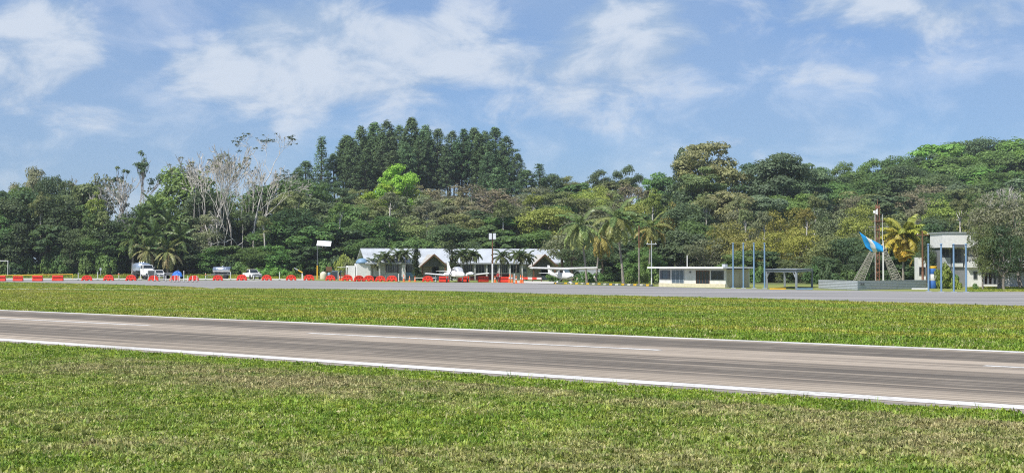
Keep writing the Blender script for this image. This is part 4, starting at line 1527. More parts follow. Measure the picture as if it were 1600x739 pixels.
for px, w_, top, lab in ((650, 1.25, 391, 'left vine-covered post beside the left porch'), (706, 1.55, 380, 'right vine-covered post between porch and windows')):
    Y = 246.5
    X = PX(px, Y)
    H = ZP(top, Y)
    t = thing('vine_covered_post', lab, 'vine post', (X, Y, 0), 0, 'vine-covered posts at the long building')
    MB().tube([(0, 0, -.1), (0, 0, H * .97)], .12, 8).build('post', BARK, t)
    rng = np.random.default_rng(px)
    cl = [(np.array([rng.normal(0, .22 * w_), rng.normal(0, .22 * w_), z]), rng.uniform(.4, .62) * w_, rng.uniform(.2, .7)) for z in np.linspace(.7, H, 16)]
    V, TT = crown_arrays(rng, cl, 1700, .3, .9)
    c_ = obj('vines', quads_mesh('vines', V, LEAF, TT), t)
    c_.color = (.055, .08, .03, 1)

# ------------------------------------------------------------------ the long white building
def window(parent, x0, x1, z0, z1, y, nm, frame=GREYP, pane=GLASS, name='window'):
    """a framed window on a wall whose outer face is at y (outside is -y)"""
    w = MB()
    f = .07
    w.box(((x0 + x1) / 2, y - .01, z0 + f / 2), (x1 - x0, .10, f)).box(((x0 + x1) / 2, y - .01, z1 - f / 2), (x1 - x0, .10, f))
    w.box((x0 + f / 2, y - .01, (z0 + z1) / 2), (f, .10, z1 - z0 - 2 * f)).box((x1 - f / 2, y - .01, (z0 + z1) / 2), (f, .10, z1 - z0 - 2 * f))
    o = w.build(name, frame, parent)
    xs = [x0 + f + (x1 - x0 - 2 * f) * k / (nm + 1) for k in range(nm + 2)]
    for k in range(nm + 1):
        MB().box(((xs[k] + xs[k + 1]) / 2, y - .012, (z0 + z1) / 2), (xs[k + 1] - xs[k] - .05, .03, z1 - z0 - 2 * f - .005)).build('pane', pane, o)
    for k in range(1, nm + 1):
        MB().box((xs[k], y - .015, (z0 + z1) / 2), (.05, .07, z1 - z0 - 2 * f - .004)).build('mullion', frame, o)
    return o


def ribbed_roof(name, parent, x0, x1, ye, ze, yr, zr, mat, th=.09, step=.9):
    """a pitched sheet from the eave line (ye, ze) up to the ridge line (yr, zr) with raised seams"""
    m = MB()
    d = Vector((0, yr - ye, zr - ze))
    n = Vector((0, -(zr - ze), (yr - ye))).normalized()
    if n.z < 0:
        n = -n

    def slab(a, b, lo, hi):
        vs = []
        for off in (lo, hi):
            o = n * off
            vs += [(a, ye + o.y, ze + o.z), (b, ye + o.y, ze + o.z), (b, yr + o.y, zr + o.z), (a, yr + o.y, zr + o.z)]
        m.add(vs, [(0, 3, 2, 1), (4, 5, 6, 7), (0, 1, 5, 4), (1, 2, 6, 5), (2, 3, 7, 6), (3, 0, 4, 7)])
    slab(x0, x1, 0, th)
    k = int(abs(x1 - x0) / step)
    for i in range(k + 1):
        c = x0 + (x1 - x0) * i / k
        slab(max(x0, c - .035) + .001, min(x1, c + .035) - .001, th + .002, th + .05)
    return m.build(name, mat, parent)


def main_building():
    ang = R(15)
    P0 = Vector((PX(577, 250), 250, 0))
    c, s = math.cos(ang), math.sin(ang)

    def T(px):
        a = (px - 800) / FOC
        return (a * P0.y - P0.x) / (c - a * s)
    L = T(916)
    b = thing('terminal_building', 'long white single-storey building with a pale metal roof and two gabled porches', 'building', P0, ang)
    He, Hr, D = 3.05, 5.55, 9.0
    # walls: front band, back, ends
    w = MB()
    w.box((L / 2, .12, 1.5), (L, .24, 3.0))
    w.box((L / 2, D - .12, 1.5), (L, .24, 3.0))
    w.box((.12, D / 2, 1.5), (.24, D - .5, 3.0))
    w.box((L - .12, D / 2, 1.5), (.24, D - .5, 3.0))
    w.build('wall', WALLW, b)
    g = MB()
    g.prism([(-.0, 3.0), (D, 3.0), (D / 2, Hr - .15)], 0, .2, M=Matrix.Translation((.02, 0, 0)) @ Matrix.Rotation(R(90), 4, 'Z') @ Matrix.Diagonal((1, -1, 1, 1)))
    g.build('gable', WALLW, b)
    g = MB()
    g.prism([(-.0, 3.0), (D, 3.0), (D / 2, Hr - .15)], 0, .2, M=Matrix.Translation((L - .25, 0, 0)) @ Matrix.Rotation(R(90), 4, 'Z') @ Matrix.Diagonal((1, -1, 1, 1)))
    g.build('gable', WALLW, b)
    rf = ribbed_roof('roof', b, -.9, L + .6, -1.1, He - .05, D / 2, Hr, ROOFM)
    ribbed_roof('roof', b, -.9, L + .6, D + 1.1, He - .05, D / 2, Hr, ROOFM)
    MB().tube([(-.9, D / 2, Hr + .08), (L + .6, D / 2, Hr + .08)], .12, 8).build('ridge_cap', ROOFM, rf)
    MB().box((L / 2 - .15, -1.16, He - .02), (L + 1.5, .08, .22)).build('fascia', GREYP, rf)
    # maroon skirting along the middle
    MB().box(((T(722) + T(795)) / 2, -.05, .55), (T(795) - T(722), .12, 1.1)).build('skirting', MAROON, b)
    MB().box(((T(578) + T(600)) / 2, -.05, .35), (T(600) - T(578), .12, .7)).build('skirting', MAROON, b)
    # windows and columns
    for x0, x1, z0, z1, nm in ((601.5, 624, 1.35, 2.85, 5), (633, 648, 1.35, 2.85, 3), (711.5, 719, 1.25, 2.85, 1), (721, 738.5, 1.25, 2.85, 4), (742.5, 757, 1.25, 2.85, 2), (761, 777, 1.25, 2.85, 3), (780, 793.5, 1.25, 2.85, 3), (797, 812, 1.25, 2.85, 2)):
        window(b, T(x0), T(x1), z0, z1, -.03, nm, GREYP)
    d = MB().box(((T(816) + T(823)) / 2, -.05, 1.2), (T(823) - T(816), .10, 2.4)).build('door', GREYP, b)
    MB().box(((T(816) + T(823)) / 2, -.11, 1.75), (T(823) - T(816) - .25, .03, .45)).build('pane', GLASSB, d)
    MB().box((T(822) - .15, -.13, 1.1), (.05, .06, .16)).build('handle', STEEL, d)
    for px in (592, 627.5, 719.8, 740.3, 759, 778.5, 795.2, 814):
        MB().box((T(px), -.75, 1.42), (.26, .26, 2.8), bev=.02).build('column', WALLW, b)
    MB().box((T(629.5), -.62, 1.45), (.55, .62, 2.84)).build('buttress', WHITE, b)
    MB().box((T(642), -.25, 1.0), (T(651) - T(633), .06, .9)).build('notice_board', BLUE, b)
    # porches
    for px0, pxa, px1, wall_white in ((655, 680.5, 699, True), (827, 851.5, 868, False)):
        x0, xa, x1 = T(px0) - .2, T(pxa) - .55, T(px1) - 1.0
        hw = (x1 - x0) / 2
        xa = (x0 + x1) / 2
        yf = -3.3
        M = Matrix.Translation((xa, 0, 0)) @ Matrix.Rotation(R(90), 4, 'Z')
        r = None
        for sgn in (-1, 1):
            m = MB()
            e, rg = (hw + .35) * sgn, 0
            vs = []
            for off in (0, .09):
                vs += [(xa + e, yf - .4, 2.35 + off), (xa + e, 3.2, 2.35 + off), (xa, 3.2, 4.55 + off), (xa, yf - .4, 4.55 + off)]
            m.add(vs, [(0, 1, 2, 3), (7, 6, 5, 4), (0, 4, 5, 1), (1, 5, 6, 2), (2, 6, 7, 3), (3, 7, 4, 0)])
            for k in range(9):
                y = yf - .4 + k * .75
                vs = []
                for yy in (y, y + .06):
                    for off in (.092, .13):
                        vs += [(xa + e, yy, 2.35 + off), (xa, yy, 4.55 + off)]
                m.add(vs, [(0, 2, 3, 1), (4, 5, 7, 6), (2, 6, 7, 3), (0, 1, 5, 4)])
            r = m.build('porch_roof', ROOFW, b)
        vg = MB()
        for sgn in (-1, 1):
            vs = []
            for yy in (yf - .46, yf - .40):
                vs += [(xa + (hw + .4) * sgn, yy, 2.25), (xa + (hw + .4) * sgn, yy, 2.5), (xa, yy, 4.75), (xa, yy, 4.45)]
            vg.add(vs, [(0, 1, 2, 3), (7, 6, 5, 4), (0, 4, 5, 1), (1, 5, 6, 2), (2, 6, 7, 3), (3, 7, 4, 0)])
        vg.build('bargeboard', BROWN, r)
        for px_ in (-hw + .1, hw - .1):
            MB().box((xa + px_, yf, 1.25), (.22, .22, 2.5)).build('column', BROWN, b)
        MB().prism([(-hw, 2.5), (hw, 2.5), (0, 4.35)], -.1, 0, M=Matrix.Translation((xa, yf + 1.6, 0))).build('porch_shade_panel', GREYD, b)  # dark panel standing for the shade inside the open gable
        MB().box((xa - hw * .25, -.08, 1.2), (1.5, .08, 2.4)).build('door', paint('pale_brown_door', (.36, .31, .26), .7), b)
        MB().box((xa + hw * .45, -.08, 1.6), (1.2, .08, 1.6)).build('window', GLASS, b)
        if wall_white:
            MB().prism([(0, 0), (1.9, 0), (.0, 2.6)], -.14, .14, M=Matrix.Translation((x1 + .05, yf + .6, 0))).build('wing_wall', WHITE, b)
    # white service block at the left end with its blue half dome
    k = MB()
    for px0, px1, hh, yy in ((545, 556, 2.6, .6), (557, 578, 3.0, -.7)):
        k.box(((T(px0) + T(px1)) / 2, yy + 1.5, hh / 2), (T(px1) - T(px0), 3.0, hh))
    k.build('service_block', WHITE, b)
    prof = [(1.15, 0), (1.1, .3), (.9, .62), (.55, .85), (.05, .95)]
    MB().lathe(prof, 18, M=Matrix.Translation((T(566), .1, 3.0))).build('blue_canopy', BLUE, b)
    MB().box((T(546) - .6, 1.6, 2.35), (2.4, 1.6, .07)).build('awning', WHITE, b)
    return b, T, P0, ang


main_building()


# ------------------------------------------------------------------ low cream house
def low_house():
    A = Vector((27.0, 178.0, 0))
    dl = Vector((-.643, .766, 0))      # along the front to its far left corner
    ang = math.atan2(-dl.y, -dl.x)
    L, D, H = 11.6, 4.6, 2.42
    o = A + dl * L
    h = thing('low_house', 'low cream house with a flat white roof and dark glass doors', 'house', o, ang)
    # front runs along +x from 0 to L at y = 0, outside is -y
    w = MB()
    w.box((L / 2, .1, H / 2), (L, .2, H))
    w.box((L / 2, D - .1, H / 2), (L, .2, H))
    w.box((.1, D / 2, H / 2), (.2, D - .42, H))
    w.build('wall', CREAM, h)
    MB().box((L - .1, D / 2, H / 2 - .06), (.2, D - .42, H - .12)).build('side_wall', TAN_SHADED, h)
    r = MB().box((L / 2 - .25, D / 2 - .4, H + .1), (L + 1.7, D + 1.5, .2)).build('roof', WHITE, h)
    MB().box((L - 1.2, 1.2, H + .38), (.5, .5, .36)).build('roof_tank', GREYP, r)
    MB().tube([(2.7, 2.5, H + .2), (2.7, 2.5, H + 1.7)], .06, 8).build('vent_pipe', CREAM, r)
    MB().box((L / 2, -.06, .24), (L, .12, .48)).build('plinth', paint('plinth_cream', (.66, .60, .44), .85, dirt=.3), h)
    window(h, .25, 1.95, 1.0, 2.15, -.02, 0, GREYD, GLASSB)
    for x in (.42, 1.78):
        MB().box((x, -.09, 1.575), (.34, .05, 1.1)).build('shutter', GREYD, h)
    window(h, 2.3, 4.5, .06, 2.2, -.02, 2, GREYP, GLASSB, 'glass_door')
    window(h, 6.6, 8.9, .06, 2.15, -.02, 3, BROWN, GLASS, 'glass_door')
    window(h, 9.2, 11.3, 1.0, 2.15, -.02, 1, GREYD, GLASS)
    MB().box((5.6, -.04, 1.95), (.3, .1, .22)).build('vent', GREYD, h)
    for k in range(4):
        MB().box((L + .01, .6 + k * 1.05, H / 2 - .1), (.03, .05, H - .3)).build('batten', TAN_SHADED, h)


low_house()


# ------------------------------------------------------------------ two storey building at the right
def two_storey():
    Y0 = 183.0

    def x(px):
        return PX(px, Y0)
    X0 = x(1438)
    b = thing('two_storey_building', 'white two storey building with a deep white roof fascia behind the right blue poles', 'building', (X0, Y0, 0), 0)

    def lx(px):
        return x(px) - X0

    def z(py):
        return ZP(py, Y0)
    xe = lx(1660)
    w = MB()
    w.box(((lx(1471) + lx(1523)) / 2, 2.7, z(390) / 2), (lx(1523) - lx(1471), 4.6, z(390)))
    w.build('wall', paint('mid_grey_wall', (.20, .21, .22), .8, dirt=.3), b)
    MB().box(((lx(1469) + lx(1524)) / 2, 1.7, (z(364.5) + z(387)) / 2), (lx(1524) - lx(1469), 5.4, z(364.5) - z(387))).build('roof_fascia', WHITE, b)
    MB().box(((lx(1469) + lx(1524)) / 2, 1.7, z(364.5) + .06), (lx(1526) - lx(1467), 5.7, .12)).build('roof', GREYP, b)
    MB().box(((lx(1484) + lx(1503)) / 2, -1.02, z(384)), (lx(1503) - lx(1484), .06, .3)).build('roof_vent', GREYD, b)
    window(b, lx(1472.5), lx(1484.5), z(401), z(388.5), .38, 1, GREYD)
    window(b, lx(1487), lx(1503), z(409), z(388.5), .38, 2, GREYD)
    MB().box(((lx(1471.5) + lx(1486)) / 2, .30, (z(402.5) + z(417)) / 2), (lx(1486) - lx(1471.5), .2, z(402.5) - z(417))).build('balcony_panel', GREYP, b)
    MB().box(((lx(1488) + lx(1505)) / 2, .26, (z(410.5) + z(417)) / 2), (lx(1505) - lx(1488), .2, z(410.5) - z(417))).build('balcony_panel', WALLW, b)
    # projecting balcony and ground floor rooms on the right
    MB().box(((lx(1508) + lx(1527)) / 2, .0, (z(409) + z(418)) / 2), (lx(1527) - lx(1508), 2.4, z(409) - z(418))).build('balcony', WHITE, b)
    rail = MB()
    for k in range(9):
        q = lx(1508.5) + (lx(1521) - lx(1508.5)) * k / 8
        rail.box((q, -1.1, (z(402.5) + z(409)) / 2), (.05, .05, z(402.5) - z(409)))
    rail.box(((lx(1508) + lx(1521.5)) / 2, -1.1, z(402.3)), (lx(1521.5) - lx(1508), .08, .08))
    rail.build('railing', WHITE, b)
    MB().box(((lx(1510) + lx(1531)) / 2, .95, z(418) / 2), (lx(1531) - lx(1510), 3.2, z(418) - .02)).build('ground_floor_wall', WHITE, b)
    window(b, lx(1518), lx(1524), z(436), z(424), -.66, 0, GREYD)
    MB().box(((lx(1532) + lx(1556)) / 2, 1.8, z(420) / 2), (lx(1556) - lx(1532), .3, z(420))).build('porch_wall', BROWN, b)
    for px in (1534, 1541, 1548, 1555):
        MB().box((lx(px), -.6, z(420) / 2), (.22, .22, z(420))).build('porch_post', GREYD, b)
    MB().box(((lx(1530) + xe) / 2, .6, z(418.6)), (xe - lx(1530), 4.0, .22)).build('lower_roof', GREYP, b)
    MB().box(((lx(1532) + lx(1552)) / 2, -1.4, .25), (lx(1552) - lx(1532), 1.2, .25)).build('step', WHITE, b)
    MB().box(((lx(1562) + lx(1596)) / 2, -.8, .95), (lx(1596) - lx(1562), .25, 1.9)).build('garden_wall', WHITE, b)
    MB().box(((lx(1557) + xe) / 2, 2.2, z(395) / 2), (xe - lx(1557), .3, z(395))).build('rear_wall', WALLW, b)
    window(b, lx(1580), lx(1596), z(428), z(420), 2.0, 1, GREYD)
    MB().box(((lx(1560) + xe) / 2, 2.6, z(393)), (xe - lx(1556), 2.2, .25)).build('rear_roof', WHITE, b)
    # left outbuilding seen between the trees
    MB().box(((lx(1437) + lx(1450)) / 2, 1.6, z(402) / 2), (lx(1450) - lx(1437), 1.6, z(402))).build('stair_block', WHITE, b)
    window(b, lx(1438.5), lx(1448.5), z(430), z(417), .78, 1, GREYD)


two_storey()


# ------------------------------------------------------------------ open carport
CARP = paint('weathered_grey_timber', (.24, .27, .30), .7, dirt=.3)


def carport():
    F = G(1244, 452.2)
    t = thing('carport', 'open grey post-and-beam carport right of the left blue poles', 'carport', (F[0], F[1], 0), 0)
    Y0 = F[1]

    def P(px, py_base):
        q = G(px, py_base)
        return Vector((q[0] - F[0], q[1] - F[1], 0))
    H = ZP(425, Y0)
    pts = [P(1198, 450.4), Vector((0, 0, 0)), P(1268.5, 448.6), P(1226, 447.6)]
    for q in pts:
        MB().box((q.x, q.y, H / 2), (.24, .24, H), bev=.02).build('post', CARP, t)
    order = [0, 1, 2, 3, 0]
    for a, bq in zip(order[:-1], order[1:]):
        p, q = pts[a], pts[bq]
        d = q - p
        MB().box(((p + q) / 2 + Vector((0, 0, H + .1))), (d.length + .25, .2, .26), rz=math.atan2(d.y, d.x)).build('beam', CARP, t)
    m = MB()
    top = [p + Vector((0, 0, H + .27)) for p in pts]
    cen = sum(top, Vector()) / 4
    top = [cen + (p - cen) * 1.06 for p in top]
    m.add(top + [p + Vector((0, 0, .07)) for p in top], [(0, 1, 2, 3), (7, 6, 5, 4), (0, 4, 5, 1), (1, 5, 6, 2), (2, 6, 7, 3), (3, 7, 4, 0)])
    m.build('roof', CARP, t)
    for q, e in ((pts[1], pts[0]), (pts[0], pts[1]), (pts[1], pts[2]), (pts[2], pts[1])):
        d = (e - q).normalized()
        MB().tube([q + Vector((0, 0, H - .9)), q + d * .8 + Vector((0, 0, H))], .07, 6).build('brace', CARP, t)


carport()

# ------------------------------------------------------------------ blue poles
for grp, lst in (('four blue poles in front of the low house', [(1145.5, 381, 450.3), (1161.5, 381, 450.5), (1178, 381, 450.8), (1194.5, 381, 451.2)]),
                 ('four blue poles in front of the two storey building', [(1450.5, 382.5, 456), (1470.5, 382, 456.5), (1490, 382.5, 456.8), (1509.3, 382, 456.8)])):
    for i, (px, top, base) in enumerate(lst):
        q = G(px, base)
        H = ZP(top, q[1])
        lab = f"{['leftmost', 'second', 'third', 'rightmost'][i]} of the {grp}"
        t = thing('blue_pole', lab, 'pole', (*q, 0), 0, grp)
        MB().tube([(0, 0, -.1), (0, 0, H * .5), (0, 0, H)], [.10, .10, .09], 10).build('shaft', BLUE, t)
        MB().box((0, 0, .05), (.5, .5, .1)).build('base_plate', GREYP, t)
        MB().lathe([(.16, 0), (.16, .05), (.03, .12)], 10, M=Matrix.Translation((0, 0, H))).build('cap', BLUE, t)


# ------------------------------------------------------------------ lamp and utility poles
def utility(px, top, base, label, lower, cross, name='utility_pole', split=.25, r=.11, up=BROWN):
    q = G(px, base)
    H = ZP(top, q[1])
    t = thing(name, label, 'pole', (*q, 0))
    MB().tube([(0, 0, H * split), (0, 0, H)], [r * .95, r * .7], 8).build('shaft', up, t)
    MB().tube([(0, 0, -.1), (0, 0, H * split)], [r * 1.15, r], 8).build('painted_foot', lower, t)
    if cross:
        MB().box((0, 0, H - .5), (1.5, .12, .12)).build('crossarm', up, t)
        for s in (-.6, 0, .6):
            MB().lathe([(.03, 0), (.05, .08), (.02, .16)], 8, M=Matrix.Translation((s, 0, H - .44))).build('insulator', WHITE, t)
    return t, H


utility(998.5, 352, 445.5, 'brown-topped wooden pole beside the rightmost coconut palm', BARK_PALM, False, split=.62)
utility(1018, 376, 444.8, 'thin grey pole with a white-painted foot left of the low house', WHITE, True, split=.16, up=GREYP, r=.09)
utility(1441.5, 361, 451, 'tall brown and white pole at the left end of the two storey building', RUST, True, split=.3, up=BROWN, r=.14)

t, H = utility(769.5, 371, 441.5, 'floodlight pole with a brown shaft and white foot in front of the long building', WHITE, False, 'floodlight_pole', .42, .13)
for sx in (-.32, .32):
    f = MB().box((sx, -.15, H + .15), (.52, .35, 1.0), bev=.05).build('floodlight', GREYP, t)
    MB().box((sx, -.34, H + .15), (.42, .03, .86)).build('lens', paint('lamp_lens', (.7, .72, .74), .25), f)
MB().box((0, 0, H - .45), (1.1, .12, .10)).build('bracket', GREYD, t)

# solar street light
q = G(496, 436.2)
t = thing('solar_light', 'tilted white solar panel on a dark pole with a yellow foot', 'solar light', (*q, 0))
H = ZP(385, q[1])
MB().tube([(0, 0, H * .42), (0, 0, H + .5)], [.09, .07], 8).build('shaft', GREYD, t)
MB().tube([(0, 0, -.1), (0, 0, H * .42)], [.16, .13], 8).build('painted_foot', YELLOW, t)
M = Matrix.Translation((1.25, 0, H + .55)) @ Matrix.Rotation(R(34), 4, 'X') @ Matrix.Rotation(R(4), 4, 'Y')
p = MB().box((0, 0, 0), (2.7, 1.75, .06), M=M).build('panel', WHITE, t)
MB().box((0, 0, .035), (2.6, 1.66, .008), M=M).build('cells', paint('pale_cells', (.66, .70, .74), .15), p)
MB().tube([(0, 0, H * .95), (1.3, 0, H + .5)], .05, 6).build('bracket', GREYD, t)


# ------------------------------------------------------------------ flag mast
def mast():
    Y0 = 184.0
    X0 = PX(1371.5, Y0)
    t = thing('flag_mast', 'rusty lattice mast with two slanting lattice legs behind the grey hoarding', 'mast', (X0, Y0, 0))

    def lx(px):
        return PX(px, Y0) - X0

    def z(py):
        return ZP(py, Y0)
    H = z(320)
    hw = .19
    m = MB()
    for sx in (-hw, hw):
        for sy in (-hw, hw):
            m.tube([(sx, sy, 0), (sx, sy, H)], .035, 6)
    k = 0.0
    i = 0
    while k < H - .6:
        a = 1 if i % 2 else -1
        for s in (-hw, hw):
            m.tube([(-hw * a, s, k), (hw * a, s, k + .55)], .025, 4)
            m.tube([(s, -hw * a, k), (s, hw * a, k + .55)], .025, 4)
        k += .55
        i += 1
    m.build('lattice_shaft', RUST, t)
    for zz, w_ in ((z(346), 1.4), (z(360), .9), (z(335), .7)):
        MB().box((0, 0, zz), (w_, w_ * .7, .07)).build('platform', RUST, t)
    MB().tube([(-1.2, 0, z(354.5)), (1.5, 0, z(354.5))], .05, 6).build('yard', LATT, t)
    MB().tube([(0, 0, H), (0, 0, z(311))], [.05, .02], 6).build('topmast', RUST, t)
    MB().box((0, 0, z(324)), (.5, .5, .35)).build('lamp_box', RUST, t)
    MB().lathe([(.55, 0), (.5, .25), (.3, .5), (.28, .7)], 12).build('footing', RUST, t)
    for px in (1366, 1377.5):
        MB().tube([(lx(px), -.45, 0), (lx(px), -.45, z(335))], .035, 6).build('pipe', WHITE, t)
    for (pa, ya, pb, yb, wa, wb) in ((1340.5, 441, 1363, 394, .62, .34), (1402.5, 441, 1378.5, 386, .62, .30)):
        a = Vector((lx(pa), 0, max(0, z(ya))))
        b_ = Vector((lx(pb), 0, z(yb)))
        d = (b_ - a).normalized()
        e = Vector((0, 1, 0)).cross(d)
        m = MB()
        for s1 in (-1, 1):
            for s2 in (-1, 1):
                m.tube([a + e * wa * .9 * s1 + Vector((0, wa * .6 * s2, 0)), b_ + e * wb * .8 * s1 + Vector((0, wb * .6 * s2, 0))], .045, 5)
        for k in range(15):
            q0, q1 = k / 15, (k + 1) / 15
            p0, p1 = a.lerp(b_, q0), a.lerp(b_, q1)
            w0, w1 = wa + (wb - wa) * q0, wa + (wb - wa) * q1
            for s2 in (-1, 1):
                m.tube([p0 + e * w0 * .9 + Vector((0, w0 * .6 * s2, 0)), p0 - e * w0 * .9 + Vector((0, w0 * .6 * s2, 0))], .03, 4)
                sg = 1 if k % 2 else -1
                m.tube([p0 + e * w0 * .9 * sg + Vector((0, w0 * .6 * s2, 0)), p1 - e * w1 * .9 * sg + Vector((0, w1 * .6 * s2, 0))], .025, 4)
        m.build('slanting_leg', LATT, t)
    m = MB()
    n = 6
    vs = []
    for i in range(n):
        for j in range(4):
            vs.append((lx(1370) - i * .11, -.5 + .05 * math.sin(i * 1.3), z(326) - j * .28 - i * (.10 if j == 0 else .0) + (.05 * i if j == 3 else 0)))
    m.add(vs, [(i * 4 + j, i * 4 + j + 1, i * 4 + j + 5, i * 4 + j + 4) for i in range(n - 1) for j in range(3)])
    o = m.build('pennant', FLAGW, t)
    o.modifiers.new('cloth', 'SOLIDIFY').thickness = .012

    # flagpole and the big blue and white flag
    Yf = 176.0
    fx = PX(1380.5, Yf)
    fp = thing('flagpole', 'slim white flagpole that carries the large flag in front of the mast', 'flagpole', (fx, Yf, 0))
    MB().tube([(0, 0, 0), (0, 0, ZP(378, Yf))], [.06, .045], 8).build('shaft', WHITE, fp)
    MB().sphere((0, 0, ZP(378, Yf) + .06), .08, 8).build('finial', STEEL, fp)
    fl = thing('flag', 'large light blue flag with a white middle band flying left from its pole', 'flag', (fx, Yf, 0))
    A = Vector((-.05, 0, ZP(390, Yf)))
    TL = Vector((PX(1342, Yf) - fx, -.3, ZP(363.5, Yf)))
    BL = Vector((PX(1353.5, Yf) - fx, .3, ZP(388, Yf)))
    U, Vn = 30, 12

    def pt(u, v):
        hoist = A + Vector((0, 0, .42 - .75 * v))
        fly = TL.lerp(BL, v)
        p = hoist.lerp(fly, u)
        p.y += .22 * math.sin(u * 9 + v * 3) * u + .1 * math.sin(v * 6 + u * 4)
        p.z += -.35 * math.sin(math.pi * u) * (.55 if v > .5 else -.05) + .07 * math.sin(u * 8)
        return p
    for (u0, u1, mt) in ((0, 12, FLAGB), (12, 19, FLAGW), (19, 30, FLAGB)):
        m = MB()
        vs = []
        for i in range(u0, u1 + 1):
            for j in range(Vn + 1):
                sh = (j / Vn - .5) * -6
                uu = min(1, max(0, (i + (sh if 0 < i < U else 0) * math.sin(math.pi * i / U)) / U))
                vs.append(pt(uu, j / Vn))
        m.add(vs, [(i * (Vn + 1) + j, i * (Vn + 1) + j + 1, (i + 1) * (Vn + 1) + j + 1, (i + 1) * (Vn + 1) + j) for i in range(u1 - u0) for j in range(Vn)], smooth=True)
        o = m.build('blue_band' if mt is FLAGB else 'white_band', mt, fl)
        o.modifiers.new('cloth', 'SOLIDIFY').thickness = .008

    # grey hoarding around the mast
    Aq, Bq, Cq = Vector((*G(1279, 451.0), 0)), Vector((*G(1339, 453.4), 0)), Vector((*G(1447, 451.2), 0))
    hd = thing('hoarding', 'low grey corrugated metal hoarding around the foot of the mast', 'hoarding', Bq)
    for (p, q, n_, mt) in ((Aq, Bq, 4, 'side'), (Bq, Cq, 7, 'front')):
        d = q - p
        a = math.atan2(d.y, d.x)
        for k in range(n_):
            c = p + d * ((k + .5) / n_) - Bq
            w_ = d.length / n_ - .02
            m = MB()
            M = Matrix.Translation(c) @ Matrix.Rotation(a, 4, 'Z')
            m.box((0, 0, .52), (w_, .04, 1.0), M=M)
            for j in range(5):
                m.box((0, -.035, .14 + j * .19), (w_, .03, .07), M=M)
            m.build('panel', GREYP, hd)
        M = Matrix.Translation((p + q) / 2 - Bq) @ Matrix.Rotation(a, 4, 'Z')
        MB().box((0, 0, 1.06), (d.length, .10, .07), M=M).build('top_rail', GREYP, hd)
    d = (Cq - Bq).normalized()
    for s in (.75, 1.15):
        MB().box(d * s + Vector((0, -.1, .72)), (.3, .06, .18), rz=math.atan2(d.y, d.x)).build('plate', GREYD, hd)


mast()

# painted drum at the right
q = G(1457.5, 450.6)
t = thing('painted_drum', 'tall blue and white drum with a yellow top behind the right blue poles', 'drum', (*q, 0))
for z0, z1, mt, nm in ((0, .95, BLUED, 'blue_band'), (.952, 1.75, WHITE, 'white_band'), (1.752, 2.45, BLUED, 'blue_band'), (2.452, 2.75, YELLOW, 'yellow_top')):
    MB().lathe([(.46, z0), (.48, z0 + .03), (.48, z1 - .03), (.46, z1)], 20).build(nm, mt, t)
for px, w_, d_ in ((1320, 34, .9),):
    pass
for px, lab in ((1215, 'short yellow painted kerb under the carport'), (1257, 'short blue painted kerb right of the carport post'), (1437, 'white kerb block at the right end of the grey hoarding')):
    q = G(px, 452.6)
    o = MB().box((q[0], q[1], .09), (1.9, .3, .18), bev=.03).build('painted_kerb', YELLOW if px == 1215 else BLUE if px == 1257 else WHITE)
    tag(o, lab, 'kerb')

# striped kerb under the coconut palms
kq = [Vector((*G(866, 443.6), 0)), Vector((*G(1020, 447.2), 0))]
kb = thing('striped_kerb', 'low kerb of yellow and dark stones along the apron under the coconut palms', 'kerb', kq[0])
d = kq[1] - kq[0]
nk = 34
sm = [MB().box((0, 0, .12), (d.length / nk - .06, .3, .26), bev=.04).mesh('kerb_stone', mt) for mt in (YELLOW, GREYD, CONC)]
for k in range(nk):
    o = obj('stone', sm[[0, 1, 2, 1][k % 4] if rnd.random() < .8 else 1], kb, d * ((k + .5) / nk), math.atan2(d.y, d.x) + rnd.uniform(-.03, .03))


# ------------------------------------------------------------------ aeroplanes
def gear(parent, x, y, r, top, strut=STEEL, pant=None):
    w = MB().lathe([(r * .5, -.07), (r * .92, -.075), (r, -.04), (r, .04), (r * .92, .075), (r * .5, .07)], 16, M=Matrix.Translation((x, y, r)) @ Matrix.Rotation(R(90), 4, 'Y')).build('wheel', BLACK, parent)
    MB().lathe([(.01, -.08), (r * .48, -.08), (r * .48, .08), (.01, .08)], 12, M=Matrix.Translation((x, y, r)) @ Matrix.Rotation(R(90), 4, 'Y')).build('hub', STEEL, w)
    MB().tube([(x, y, r), top], [.05, .06], 6).build('landing_gear', strut, parent)
    if pant:
        MB().loft([(y - .45, x, r + .06, .03, .05), (y - .25, x, r + .05, .13, r * .8), (y + .1, x, r + .04, .14, r * .8), (y + .6, x, r + .06, .02, .04)], 10).build('wheel_fairing', pant, parent)


def prop(parent, y, z, x=0.0, R_=.95, ang=.5):
    MB().lathe([(.01, .32), (.10, .2), (.16, 0), (.16, -.06)], 12, M=Matrix.Translation((x, y, z)) @ Matrix.Rotation(R(90), 4, 'X')).build('spinner', STEEL, parent)
    for s in (0, math.pi):
        M = Matrix.Translation((x, y, z)) @ Matrix.Rotation(ang + s, 4, 'Y')
        m = MB()
        m.loft([(0, 0, 0, .05, .03)] * 2, 4) if False else None
        vs = [(-.05, -.02, .1), (.05, .02, .1), (.08, .015, R_ * .5), (.05, .01, R_), (-.05, -.01, R_), (-.08, -.015, R_ * .5)]
        vs += [(a, b + .025, c) for a, b, c in vs]
        m.add(vs, [(0, 1, 2, 5), (5, 2, 3, 4), (6, 11, 8, 7), (11, 10, 9, 8), (0, 6, 7, 1), (1, 7, 8, 2), (2, 8, 9, 3), (3, 9, 10, 4), (4, 10, 11, 5), (5, 11, 6, 0)], M=M)
        m.build('propeller_blade', GREYD, parent)


